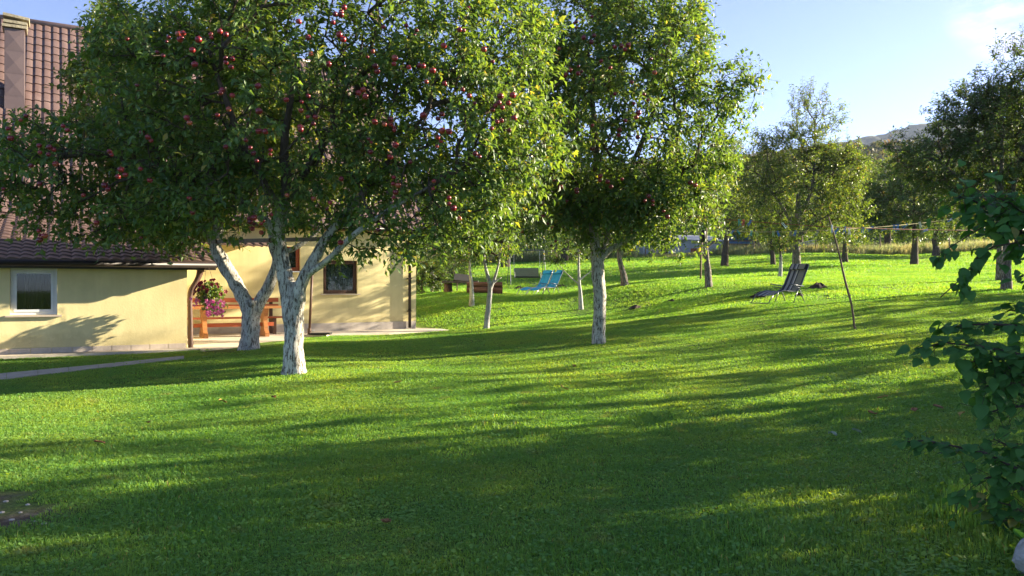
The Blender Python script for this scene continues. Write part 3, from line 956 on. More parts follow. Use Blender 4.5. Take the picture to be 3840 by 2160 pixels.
z1 = [(595,205),(622,200),(535,225),(715,240),(790,208),(845,190),(465,315),(678,303),(880,350),(920,355),(912,405),(693,390),(860,545),(920,577),(898,660),(830,695),(645,712),(375,800),(410,828),(1080,793),(1120,795),(880,888),(1048,925),(1150,905),(1000,847),(1080,672),(1245,603),(1375,580),(1420,708),(1335,668),(1330,768),(1395,327),(1500,388),(1380,230),(1565,210),(1540,85),(1575,90),(1595,45),(1320,130),(180,920),(245,1025),(365,1020),(420,1090),(660,1200),(680,1283),(1020,1320),(1050,1315),(1105,1335),(1040,1383),(1155,1297),(1095,1405),(1510,1225),(1250,1180),(1410,1200),(20,1180),(150,1120),(100,1345),(370,1435),(1075,520),(345,515),(285,235)]
z2 = [(85,215),(265,197),(515,155),(645,145),(705,175),(470,378),(480,410),(455,295),(580,333),(660,385),(720,375),(742,378),(797,403),(760,468),(865,478),(400,513),(412,553),(85,550),(465,697),(555,683),(555,712),(578,745),(430,795),(440,870),(585,830),(553,898),(668,928),(850,653),(742,660),(850,748),(890,752),(843,808),(575,1015),(600,1060),(570,1052),(585,1100),(803,1037),(800,1080),(890,1132),(915,1190),(275,1023),(485,1315),(270,1388),(950,1250),(1005,548),(968,512),(1090,283),(1140,352),(1183,550),(1175,588),(1155,605),(1255,545),(1190,690),(1165,697),(1235,745),(1262,675),(1040,880),(950,170),(975,175),(860,262),(1000,50)]
z3 = [(157,700),(50,778),(65,835),(380,762),(405,785),(300,890),(325,905),(237,880),(335,990),(185,1000),(240,1110),(20,1140),(235,1395),(270,1425),(660,915),(730,1025),(905,1090),(630,1120)]
views = [(300 + .621 * a, .621 * c) for a, c in z1] + [(1100 + .6557 * a, .6557 * c) for a, c in z2] + [(.621 * a, .621 * c) for a, c in z3]
add_apples(T_FRONT, lob_front, views, APPLE_ME, 5, 0.98)

# --- the forked tree by the terrace
b = base_at(627, 876, 16.2)
lob_v = Lobes([LB(500, 250, 16.4, 2.3, 2.2, 2.2), LB(340, 240, 16.6, 0.95, 1.2, 1.7), LB(420, 520, 16.4, 1.6, 1.5, 0.8), LB(760, 380, 16.8, 2.0, 1.8, 1.6), LB(300, 90, 16.8, 0.55, 0.7, 0.9)])
limbs = [([b - Vector((0, 0, 0.12)), tp(628, 850, 16.2), tp(632, 800, 16.2), tp(636, 755, 16.2)], [0.215, 0.185, 0.175, 0.19]),
         ([tp(630, 790, 16.2), tp(612, 745, 16.2), tp(580, 690, 16.2), tp(556, 650, 16.2), tp(542, 622, 16.2), tp(548, 590, 16.2), tp(545, 520, 16.2), tp(520, 400, 16.3), tp(500, 250, 16.4)],
          [0.15, 0.15, 0.135, 0.13, 0.12, 0.11, 0.10, 0.07, 0.03]),
         ([tp(642, 780, 16.2), tp(664, 740, 16.2), tp(684, 700, 16.2), tp(696, 655, 16.2), tp(688, 620, 16.2), tp(690, 560, 16.3), tp(730, 450, 16.6), tp(780, 330, 16.8)],
          [0.13, 0.115, 0.105, 0.095, 0.09, 0.08, 0.06, 0.03]),
         ([tp(542, 620, 16.2), tp(480, 540, 16.3), tp(400, 480, 16.4), tp(330, 430, 16.5)], [0.07, 0.055, 0.04, 0.02]),
         ([tp(690, 640, 16.2), tp(740, 625, 16.3), tp(790, 590, 16.5), tp(860, 520, 16.7)], [0.06, 0.05, 0.04, 0.02])]
T_V, _ = make_tree('apple_tree', 'whitewashed apple tree whose trunk forks into a wide V beside the terrace', b, limbs, lob_v, 1450, PALE_LEAF, WHITE_BARK, 102, shoots=4, per_shoot=11, sprouts=40, gnarl=0.12)
views = [(.621 * a, .621 * c) for a, c in [(445,480),(500,470),(460,520),(590,700),(610,715),(495,685),(663,236),(945,315),(765,235),(850,330),(410,490)]]
add_apples(T_V, lob_v, views, APPLE_Y, 6, 1.15)

# --- the middle tree
b = base_at(1506, 864, 16)
lob_m = Lobes([LB(1570, 330, 16, 2.2, 2.1, 2.1), LB(1480, 90, 16, 1.5, 1.5, 1.2), LB(1640, 60, 16, 1.1, 1.2, 0.95), LB(1765, 270, 15.8, 0.95, 1.2, 1.0), LB(1375, 480, 16, 1.0, 1.2, 1.1),
               LB(1715, 520, 15.8, 0.95, 1.0, 0.85), LB(1520, 530, 15.7, 1.0, 1.0, 0.72), LB(1630, 500, 15.7, 1.0, 1.0, 0.9), LB(1825, 220, 15.8, 0.6, 0.8, 0.85), LB(1720, 90, 16, 0.6, 0.8, 0.6), LB(1350, 260, 16.2, 0.8, 1.0, 1.2), LB(1370, 90, 16.4, 1.1, 1.2, 1.2)])
limbs = [([b - Vector((0, 0, 0.12)), tp(1506, 820, 16), tp(1509, 770, 16), tp(1506, 700, 16), tp(1502, 640, 16), tp(1494, 590, 16), tp(1492, 540, 16), tp(1500, 420, 16), tp(1490, 250, 16), tp(1480, 120, 16)],
          [0.135, 0.125, 0.135, 0.125, 0.115, 0.09, 0.08, 0.065, 0.045, 0.02]),
         ([tp(1504, 665, 15.98), tp(1530, 632, 15.9), tp(1565, 612, 15.8), tp(1610, 580, 15.7), tp(1670, 520, 15.6), tp(1720, 430, 15.6)], [0.065, 0.058, 0.052, 0.045, 0.035, 0.018]),
         ([tp(1506, 655, 16), tp(1524, 610, 16.1), tp(1535, 560, 16.2), tp(1580, 440, 16.3), tp(1640, 290, 16.3), tp(1680, 160, 16.2)], [0.06, 0.055, 0.05, 0.045, 0.035, 0.018]),
         ([tp(1494, 560, 16), tp(1440, 500, 16), tp(1380, 440, 16), tp(1330, 380, 16)], [0.055, 0.045, 0.035, 0.02])]
T_M, _ = make_tree('apple_tree', 'apple tree with straight whitewashed trunk standing mid lawn, dark red apples', b, limbs, lob_m, 1750, APPLE_LEAF, WHITE_BARK, 103, shoots=4, per_shoot=8, sprouts=420, gnarl=0.12, shoot_len=0.36)
z4 = [(160,98),(245,185),(205,190),(388,133),(398,125),(488,95),(440,215),(500,203),(485,240),(300,280),(655,262),(695,258),(618,268),(825,338),(925,230),(540,350),(592,388),(410,380),(408,420),(335,430),(360,400),(490,457),(620,537),(845,415),(715,470),(785,540),(727,592),(755,645),(680,690),(645,742),(490,720),(822,783),(750,785),(490,850),(535,1008),(577,1040),(660,1025),(250,975),(267,1030),(308,1070),(345,1150),(195,1165),(812,1122),(835,1150),(897,1207),(918,1240),(170,1240),(205,1240),(235,1280),(90,1325),(280,1380),(1050,1045),(400,1085)]
add_apples(T_M, lob_m, [(1900 + .6557 * a, .6557 * c) for a, c in z4], APPLE_ME, 7, 1.1)

# --- young whitewashed trees and the orchard behind
def simple_tree(name, label, x, y, d, lobes, trunk_view, r0, n_term, leaf, bark, seed, group=None, **kw):
    b = base_at(x, y, d)
    pts = [b - Vector((0, 0, 0.1))] + [at(*q) if len(q) == 3 else at(q[0], q[1], d) for q in trunk_view]
    top = Vector(Lobes(lobes).c[0]); pts.append(top)
    n = len(pts)
    rads = [r0 * (1 - 0.75 * i / (n - 1)) for i in range(n)]
    limbs = [(pts, rads)]
    for extra in kw.pop('extra', []):
        q = [at(a[0], a[1], d) for a in extra[0]]
        limbs.append((q, [extra[1] * (1 - 0.7 * i / (len(q) - 1)) for i in range(len(q))]))
    kw.setdefault('detail', 2); kw.setdefault('gnarl', 0.08); kw.setdefault('trunk_sides', 9)
    return make_tree(name, label, b, limbs, Lobes(lobes), n_term, leaf, bark, seed, group=group, **kw)

simple_tree('young_tree', 'slim young tree with white painted stem forked like a Y, past the house corner', 1222, 828, 21, [LB(1225, 590, 21, 0.85, 0.8, 0.75), LB(1280, 560, 21, 0.5, 0.6, 0.5), LB(1160, 610, 21, 0.5, 0.5, 0.4)],
            [(1228, 780), (1233, 725), (1226, 690), (1218, 650)], 0.085, 150, APPLE_LEAF, THIN_WHITE, 201, shoots=3, per_shoot=9, detail=2,
            extra=[([(1233, 728), (1246, 695), (1255, 660), (1262, 610)], 0.05), ([(1234, 722), (1250, 705), (1262, 698)], 0.028)])
simple_tree('young_tree', 'slim young tree with pale stem between the rustic table and the Y-forked tree', 1187, 767, 28, [LB(1180, 620, 28, 0.9, 0.9, 0.8), LB(1130, 640, 28, 0.6, 0.6, 0.5)],
            [(1187, 740), (1186, 710), (1182, 680)], 0.10, 110, APPLE_LEAF, THIN_WHITE, 202, shoots=3, per_shoot=9)
simple_tree('young_tree', 'thin open young tree with pale stem just behind the mid lawn apple tree', 1462, 780, 27, [LB(1455, 600, 27, 0.8, 0.8, 0.9), LB(1410, 640, 27, 0.5, 0.6, 0.5)],
            [(1460, 740), (1457, 705), (1456, 660)], 0.085, 95, APPLE_LEAF, THIN_WHITE, 203, shoots=3, per_shoot=8,
            extra=[([(1458, 715), (1438, 700), (1418, 680), (1400, 660)], 0.03), ([(1458, 705), (1474, 692), (1490, 680)], 0.03)])
simple_tree('fruit_tree', 'tree with white painted trunk in front of the shrubs right of the house', 1088, 735, 36, [LB(1100, 560, 36, 1.9, 1.8, 2.0), LB(1170, 500, 37, 1.8, 1.8, 1.6)],
            [(1088, 700), (1090, 660)], 0.13, 260, DARK_LEAF, THIN_WHITE, 204, shoots=3, per_shoot=9, leaf_len=0.12, leaf_w=0.075)
simple_tree('fruit_tree', 'leaning pale trunked fruit tree behind the mid lawn apple tree', 1573, 718, 30, [LB(1555, 545, 30, 1.5, 1.5, 1.35), LB(1620, 560, 30, 1.0, 1.0, 0.9)],
            [(1568, 690), (1560, 660), (1556, 620)], 0.16, 260, APPLE_LEAF, GREY_BARK, 205, shoots=3, per_shoot=10, leaf_len=0.11, leaf_w=0.065)
simple_tree('fruit_tree', 'slender pale trunked tree where the clothes line begins', 1783, 722, 27, [LB(1775, 470, 27, 1.15, 1.2, 1.45), LB(1800, 400, 27.5, 0.9, 0.9, 0.9)],
            [(1781, 690), (1777, 650), (1774, 600), (1775, 560)], 0.135, 260, PALE_LEAF, GREY_BARK, 206, shoots=3, per_shoot=10, leaf_len=0.10, leaf_w=0.06,
            extra=[([(1776, 625), (1800, 605), (1830, 588), (1870, 570)], 0.04)])
simple_tree('fruit_tree', 'old tree with thick dark leaning trunk at the back of the meadow', 1822, 671, 48, [LB(1840, 500, 48, 3.0, 3.0, 2.4), LB(1760, 470, 50, 2.0, 2.0, 2.0)],
            [(1824, 640), (1828, 600), (1832, 570)], 0.25, 420, PEAR_LEAF, BROWN_BARK, 207, shoots=3, per_shoot=9, leaf_len=0.16, leaf_w=0.10, sig=0.5, shoot_len=0.5)
simple_tree('fruit_tree', 'tall pointed olive green fruit tree behind the striped recliner', 2003, 692, 35, [LB(2005, 490, 35, 2.8, 2.5, 2.1), LB(2046, 320, 35, 1.35, 1.3, 1.5), LB(1975, 375, 35, 1.3, 1.2, 1.2), LB(2085, 390, 35, 1.2, 1.2, 1.1), LB(2110, 540, 35, 1.3, 1.3, 1.3), LB(1905, 440, 35, 1.2, 1.2, 1.3), LB(2110, 430, 35, 1.1, 1.1, 1.0)],
            [(2003, 640), (2005, 580), (2008, 500)], 0.22, 1050, PEAR_LEAF, GREY_BARK, 208, shoots=4, per_shoot=8, leaf_len=0.12, leaf_w=0.07, sig=0.4, shoot_len=0.5, sprouts=80,
            extra=[([(2004, 600), (1980, 540), (1940, 480), (1910, 440)], 0.09), ([(2005, 560), (2040, 480), (2048, 400), (2050, 320)], 0.09), ([(2005, 600), (2050, 560), (2110, 530)], 0.08)])
simple_tree('fruit_tree', 'short tree with thin pale trunk beside the tall pointed tree', 1962, 697, 33, [LB(1958, 580, 33, 0.9, 0.9, 0.7)],
            [(1964, 660), (1963, 630)], 0.085, 80, PEAR_LEAF, THIN_WHITE, 209, shoots=3, per_shoot=9, leaf_len=0.12, leaf_w=0.07)
simple_tree('fruit_tree', 'old dark trunked tree far back between the tall pointed tree and the line', 1945, 668, 48, [LB(1930, 540, 49, 2.2, 2.0, 1.7)],
            [(1943, 640), (1940, 610)], 0.18, 220, PEAR_LEAF, BROWN_BARK, 210, shoots=3, per_shoot=8, leaf_len=0.16, leaf_w=0.10, sig=0.5, shoot_len=0.5)
simple_tree('fruit_tree', 'tree with stout dark trunk far back behind the leaning prop pole', 2125, 662, 47, [LB(2125, 530, 47, 2.3, 2.2, 2.2), LB(2170, 480, 48, 1.5, 1.5, 1.4)],
            [(2125, 630), (2126, 600)], 0.20, 330, PEAR_LEAF, BROWN_BARK, 211, shoots=3, per_shoot=9, leaf_len=0.15, leaf_w=0.09, sig=0.5, shoot_len=0.5)
simple_tree('fruit_tree', 'broad dark green tree with thick trunk at the back of the meadow', 2300, 668, 45, [LB(2300, 490, 45, 3.1, 2.8, 2.4), LB(2230, 520, 45, 1.8, 1.8, 1.6), LB(2400, 470, 45, 2.0, 2.0, 1.9)],
            [(2300, 640), (2302, 600), (2300, 560)], 0.24, 720, DARK_LEAF, BROWN_BARK, 212, shoots=4, per_shoot=8, leaf_len=0.16, leaf_w=0.10, sig=0.5, shoot_len=0.5)
simple_tree('fruit_tree', 'far sunlit yellow green tree with forked trunk beyond the broad dark tree', 2355, 645, 60, [LB(2365, 560, 60, 3.0, 2.5, 1.6), LB(2440, 540, 62, 3.0, 2.5, 2.0)],
            [(2354, 620), (2350, 600)], 0.30, 260, PEAR_LEAF, BROWN_BARK, 213, shoots=3, per_shoot=8, leaf_len=0.2, leaf_w=0.13, sig=0.6, shoot_len=0.6)
simple_tree('fruit_tree', 'large olive tree with grey trunk cut by the right edge of the picture', 2532, 730, 22, [LB(2520, 330, 22, 1.9, 1.9, 1.9), LB(2590, 210, 22, 1.2, 1.3, 1.3), LB(2350, 390, 22, 1.2, 1.3, 0.85), LB(2450, 470, 22, 1.4, 1.4, 0.75), LB(2650, 400, 22, 1.5, 1.6, 1.6), LB(2440, 300, 22, 1.0, 1.0, 0.9)],
            [(2531, 690), (2533, 640), (2528, 570), (2520, 500)], 0.155, 1150, DARK_LEAF, GREY_BARK, 214, shoots=4, per_shoot=10, leaf_len=0.095, leaf_w=0.055, sprouts=120, shoot_len=0.4,
            extra=[([(2528, 560), (2480, 500), (2420, 450), (2350, 400)], 0.07), ([(2526, 560), (2560, 430), (2590, 300), (2600, 180)], 0.075), ([(2526, 540), (2500, 420), (2470, 300)], 0.06)])
simple_tree('fruit_tree', 'second grey trunked tree half hidden behind the large olive tree at right', 2516, 705, 26, [LB(2480, 470, 27, 1.5, 1.5, 1.2), LB(2580, 420, 27, 1.8, 1.8, 1.7)],
            [(2515, 670), (2514, 620), (2510, 560)], 0.13, 300, DARK_LEAF, GREY_BARK, 215, shoots=3, per_shoot=9, leaf_len=0.11, leaf_w=0.065)
# trees that close the view behind the house corner and between the crowns
for i, (x, y, d, w, h, lab, lf) in enumerate([(1130, 700, 50, 4.2, 3.2, 'bushy dark tree behind the white painted trunk right of the house', DARK_LEAF), (1270, 690, 56, 4.2, 3.4, 'wide dark tree far behind the garden swing', DARK_LEAF),
                                  (1420, 676, 62, 4.0, 3.2, 'round green tree far behind the blue loungers', PEAR_LEAF), (1670, 664, 66, 4.4, 3.3, 'round olive tree rising behind the grey outbuilding', PEAR_LEAF),
                                  (2230, 640, 68, 5.0, 3.8, 'hazy green tree beyond the dry weeds, between the pointed and the broad dark tree', PEAR_LEAF), (2560, 632, 58, 4.6, 4.2, 'tall dark tree far back at the right edge', DARK_LEAF),
                                  (2010, 645, 74, 5.0, 4.2, 'far dark tree directly behind the tall pointed tree', DARK_LEAF), (1900, 645, 70, 4.5, 4.0, 'far green tree above the blue tarpaulin', PEAR_LEAF)]):
    b = base_at(x, y, d)
    ct = b + Vector((0, 0, h * 1.15 + 0.8))
    lo = [(ct, (w * 0.8, w * 0.75, h)), (ct + Vector((w * 0.5, 0, -h * 0.35)), (w * 0.5, w * 0.5, h * 0.55)), (ct + Vector((-w * 0.5, 0.3, -h * 0.3)), (w * 0.55, w * 0.5, h * 0.6))]
    limbs = [([b - Vector((0, 0, 0.2)), b + Vector((0.1, 0, 1.2)), b + Vector((0.0, 0, h)), ct], [0.34, 0.28, 0.2, 0.08])]
    make_tree('tree', lab, b, limbs, Lobes(lo), 430, lf, BROWN_BARK, 300 + i, shoots=3, per_shoot=8, leaf_len=0.24, leaf_w=0.15, detail=2, sig=0.7, shoot_len=0.7, gnarl=0.06, trunk_sides=8)
# shrubs against the back of the house
for i, (x, y, d, rr, h, lab) in enumerate([(1062, 738, 34, 0.9, 1.5, 'leafy shrub touching the far corner of the house'), (1125, 712, 42, 1.3, 1.6, 'dense shrub behind the rustic table')]):
    b = base_at(x, y, d)
    lo = [(b + Vector((0, 0, h * 0.55)), (rr, rr, h * 0.6)), (b + Vector((rr * 0.5, 0, h * 0.4)), (rr * 0.7, rr * 0.7, h * 0.45))]
    make_tree('shrub', lab, b, [([b, b + Vector((0, 0, h * 0.3)), b + Vector((0.05, 0, h * 0.8))], [0.05, 0.04, 0.02])], Lobes(lo), 170, DARK_LEAF, BROWN_BARK, 330 + i, shoots=3, per_shoot=9, leaf_len=0.13, leaf_w=0.08, detail=2, cat='shrub', trunk_sides=6)
# the row of garden trees to the right of the camera: they stand outside the frame, their shade lies across the near lawn
for i, (x, y, w, h, lab) in enumerate([(13.4, 12.3, 2.3, 2.5, 'garden tree outside the right edge shading the near lawn, farthest of the row'), (10.6, 8.8, 2.4, 2.6, 'garden tree outside the right edge shading the near lawn, second of the row'),
                             (9.0, 5.6, 2.3, 2.6, 'garden tree outside the right edge shading the near lawn, third of the row'), (11.5, 3.0, 2.8, 2.8, 'garden tree outside the right edge shading the near lawn, nearest of the row'),
                             (17.2, 17.2, 2.0, 2.2, 'slender garden tree outside the right edge whose shade streaks the middle of the lawn'), (20.5, 22.0, 2.2, 2.4, 'garden tree outside the right edge whose shade falls behind the prop pole')]):
    b = Vector((x, y, gz(x, y)))
    ct = b + Vector((0, 0, h + 1.0))
    lo = [(ct, (w, w, h)), (ct + Vector((w * 0.4, w * 0.5, -h * 0.4)), (w * 0.7, w * 0.7, h * 0.6)), (ct + Vector((-w * 0.4, -w * 0.5, -h * 0.45)), (w * 0.7, w * 0.7, h * 0.55))]
    limbs = [([b - Vector((0, 0, 0.1)), b + Vector((0.05, 0, 0.9)), b + Vector((0, 0, h)), ct], [0.2, 0.16, 0.12, 0.05])]
    make_tree('garden_tree', lab, b, limbs, Lobes(lo), (240, 700, 820, 820, 230, 240)[i], DARK_LEAF, BROWN_BARK, 350 + i, shoots=3, per_shoot=9, leaf_len=0.14, leaf_w=0.09, detail=2, sig=0.45, shoot_len=0.5, trunk_sides=8, group='trees outside the frame')

# ------------------------------------------------------------------ house
def stucco(name, c):
    m, N, L, out = nodes_of(name)
    p = N.new('ShaderNodeBsdfPrincipled'); p.inputs['Roughness'].default_value = 0.92; p.inputs['Specular IOR Level'].default_value = 0.12
    n = noise_tex(N, L, 1.1, 5, 0.6)
    r = ramp(N, [(0.3, tuple(x * 0.86 for x in c)), (0.55, c), (0.75, tuple(min(1, x * 1.05) for x in c))])
    n4 = noise_tex(N, L, 1.6, 5, 0.65, stretch=(2.2, 2.2, 0.25))
    r4 = ramp(N, [(0.35, (0.86, 0.85, 0.84)), (0.6, (1, 1, 1))])
    mu = N.new('ShaderNodeMixRGB'); mu.blend_type = 'MULTIPLY'; mu.inputs['Fac'].default_value = 0.6
    L.new(n.outputs['Fac'], r.inputs['Fac']); L.new(n4.outputs['Fac'], r4.inputs['Fac'])
    L.new(r.outputs['Color'], mu.inputs['Color1']); L.new(r4.outputs['Color'], mu.inputs['Color2'])
    # rain splash dirt low on the wall, uneven
    tz = N.new('ShaderNodeTexCoord'); sz = N.new('ShaderNodeSeparateXYZ'); L.new(tz.outputs['Object'], sz.inputs[0])
    nd = noise_tex(N, L, 5, 5, 0.7); ma = N.new('ShaderNodeMath'); ma.operation = 'MULTIPLY_ADD'; ma.inputs[1].default_value = -0.55
    L.new(nd.outputs['Fac'], ma.inputs[0]); L.new(sz.outputs['Z'], ma.inputs[2])
    rd = ramp(N, [(0.0, (0.62, 0.58, 0.52)), (0.16, (1, 1, 1))])
    L.new(ma.outputs[0], rd.inputs['Fac'])
    m3 = N.new('ShaderNodeMixRGB'); m3.blend_type = 'MULTIPLY'; m3.inputs['Fac'].default_value = 0.4
    L.new(mu.outputs['Color'], m3.inputs['Color1']); L.new(rd.outputs['Color'], m3.inputs['Color2'])
    L.new(m3.outputs['Color'], p.inputs['Base Color'])
    nb = noise_tex(N, L, 34, 4, 0.6); vb = N.new('ShaderNodeTexVoronoi'); vb.inputs['Scale'].default_value = 26
    tc = N.new('ShaderNodeTexCoord'); L.new(tc.outputs['Object'], vb.inputs['Vector'])
    ad = N.new('ShaderNodeMath'); ad.operation = 'ADD'
    L.new(nb.outputs['Fac'], ad.inputs[0]); L.new(vb.outputs['Distance'], ad.inputs[1])
    b = N.new('ShaderNodeBump'); b.inputs['Strength'].default_value = 0.22; b.inputs['Distance'].default_value = 0.004
    L.new(ad.outputs[0], b.inputs['Height']); L.new(b.outputs['Normal'], p.inputs['Normal'])
    L.new(p.outputs['BSDF'], out.inputs['Surface'])
    return m
STUCCO = stucco('yellow_stucco', (0.74, 0.645, 0.345))
PLINTH = mat_noise('plinth_tile', [(0.3, (0.42, 0.35, 0.28)), (0.7, (0.54, 0.46, 0.38))], 9, 0.6)
PLINTH2 = mat_noise('plinth_render', [(0.3, (0.34, 0.30, 0.27)), (0.7, (0.43, 0.39, 0.35))], 5, 0.8)
CONC = mat_noise('terrace_concrete', [(0.3, (0.42, 0.36, 0.28)), (0.55, (0.52, 0.45, 0.36)), (0.75, (0.58, 0.52, 0.43))], 3.5, 0.85, 0.3, 40, bdist=0.004)
PATHM = mat_noise('path_concrete', [(0.3, (0.36, 0.31, 0.25)), (0.7, (0.52, 0.46, 0.38))], 6, 0.9, 0.4, 40, bdist=0.006)
ROOFM = mat_noise('brown_metal_tile', [(0.3, (0.098, 0.060, 0.052)), (0.5, (0.132, 0.086, 0.076)), (0.75, (0.172, 0.120, 0.106))], 1.3, 0.42, 0.0, spec=0.5)
GUTTER = mat_plain('dark_brown_gutter', (0.018, 0.012, 0.011), 0.45)
FASCIA = mat_noise('soffit_wood', [(0.3, (0.13, 0.07, 0.04)), (0.7, (0.24, 0.14, 0.08))], 8, 0.6, stretch=(0.3, 4, 4))
BROWNWOOD = mat_noise('dark_brown_wood', [(0.3, (0.045, 0.020, 0.012)), (0.7, (0.11, 0.052, 0.030))], 9, 0.55, 0.3, stretch=(3, 3, 0.4))
ORANGEWOOD = mat_noise('varnished_orange_wood', [(0.3, (0.26, 0.10, 0.035)), (0.6, (0.37, 0.165, 0.06)), (0.8, (0.44, 0.23, 0.10))], 6, 0.42, 0.15, stretch=(0.5, 6, 6))
REDWOOD = mat_noise('red_brown_wood', [(0.3, (0.24, 0.055, 0.022)), (0.7, (0.38, 0.10, 0.04))], 6, 0.45, 0.15, stretch=(0.5, 6, 6))
PVC = mat_plain('white_window_frame', (0.66, 0.68, 0.72), 0.4, var=0.04)
CURTAIN = mat_noise('brown_curtain', [(0.3, (0.07, 0.045, 0.028)), (0.7, (0.12, 0.078, 0.048))], 5, 0.9)
INSIDE = mat_plain('dark_room', (0.02, 0.018, 0.015), 0.9)  # near-black: paints in the unlit room; also colours the parasol foot's weight
CAPM = mat_noise('mossy_concrete_slab', [(0.3, (0.22, 0.19, 0.13)), (0.6, (0.36, 0.32, 0.22)), (0.75, (0.27, 0.28, 0.14))], 7, 0.95, 0.6)
CHIM = mat_plain('mauve_metal_cladding', (0.125, 0.090, 0.090), 0.55, 0.0, var=0.05)
m, N, L, out = nodes_of('window_glass')
g = N.new('ShaderNodeBsdfGlossy'); g.inputs['Roughness'].default_value = 0.03; g.inputs['Color'].default_value = (0.9, 0.95, 1, 1)
t = N.new('ShaderNodeBsdfTransparent'); t.inputs['Color'].default_value = (0.75, 0.8, 0.8, 1)
fr = N.new('ShaderNodeFresnel'); fr.inputs['IOR'].default_value = 1.4
s = N.new('ShaderNodeMixShader')
L.new(fr.outputs['Fac'], s.inputs['Fac']); L.new(t.outputs['BSDF'], s.inputs[1]); L.new(g.outputs['BSDF'], s.inputs[2])
L.new(s.outputs['Shader'], out.inputs['Surface'])
GLASS = m
m, N, L, out = nodes_of('lace_curtain')
p = N.new('ShaderNodeBsdfPrincipled'); p.inputs['Roughness'].default_value = 0.95
v = N.new('ShaderNodeTexVoronoi'); v.inputs['Scale'].default_value = 24
n = noise_tex(N, L, 14, 4, 0.7)
tc = N.new('ShaderNodeTexCoord'); L.new(tc.outputs['Object'], v.inputs['Vector'])
mu = N.new('ShaderNodeMath'); mu.operation = 'MULTIPLY'; L.new(v.outputs['Distance'], mu.inputs[0]); L.new(n.outputs['Fac'], mu.inputs[1])
r = ramp(N, [(0.12, (0.07, 0.085, 0.085)), (0.35, (0.30, 0.34, 0.33))])
L.new(mu.outputs[0], r.inputs['Fac']); L.new(r.outputs['Color'], p.inputs['Base Color']); L.new(p.outputs['BSDF'], out.inputs['Surface'])
LACE = m

ZT = HA.z                                     # terrace level
HOUSE = empty('house', HA, math.atan2(U.y, U.x))
tag(HOUSE, 'yellow rendered house with brown metal tile roof and low wing', 'house')
D_MAIN = 5.18                                 # main wall stands this far behind the wing's wall

def wall_xy(x4, y4, back):
    """house-frame x and z of the wall point seen at x4, y4; back = distance of that wall plane behind the wing front"""
    r = Vector(((x4 - 1920) / FPX, 1.0, -(y4 - 1080) / FPX))
    t = (HA.dot(NB) + back) / r.dot(NB)
    p = r * t - HA
    return p.dot(U), p.z

def wall_with_holes(name, x0, x1, z0, z1, y0, y1, holes, mat, parent):
    mb = MB()
    xs = sorted({x0, x1} | {h[0] for h in holes} | {h[1] for h in holes})
    zs = sorted({z0, z1} | {h[2] for h in holes} | {h[3] for h in holes})
    xs = [x for x in xs if x0 <= x <= x1]; zs = [z for z in zs if z0 <= z <= z1]
    solid = {}
    for i in range(len(xs) - 1):
        for k in range(len(zs) - 1):
            cx, cz = (xs[i] + xs[i + 1]) / 2, (zs[k] + zs[k + 1]) / 2
            solid[i, k] = not any(h[0] < cx < h[1] and h[2] < cz < h[3] for h in holes)
    for (i, k), s in solid.items():
        if not s: continue
        a, b, c, d = xs[i], xs[i + 1], zs[k], zs[k + 1]
        mb.add([(a, y0, c), (b, y0, c), (b, y0, d), (a, y0, d)], quads=[(0, 1, 2, 3)])
        mb.add([(a, y1, c), (b, y1, c), (b, y1, d), (a, y1, d)], quads=[(3, 2, 1, 0)])
        if not solid.get((i - 1, k)): mb.add([(a, y0, c), (a, y0, d), (a, y1, d), (a, y1, c)], quads=[(0, 1, 2, 3)])
        if not solid.get((i + 1, k)): mb.add([(b, y0, c), (b, y1, c), (b, y1, d), (b, y0, d)], quads=[(0, 1, 2, 3)])
        if not solid.get((i, k - 1)): mb.add([(a, y0, c), (a, y1, c), (b, y1, c), (b, y0, c)], quads=[(0, 1, 2, 3)])
        if not solid.get((i, k + 1)): mb.add([(a, y0, d), (b, y0, d), (b, y1, d), (a, y1, d)], quads=[(0, 1, 2, 3)])
    return mb.build(name, mat, parent)

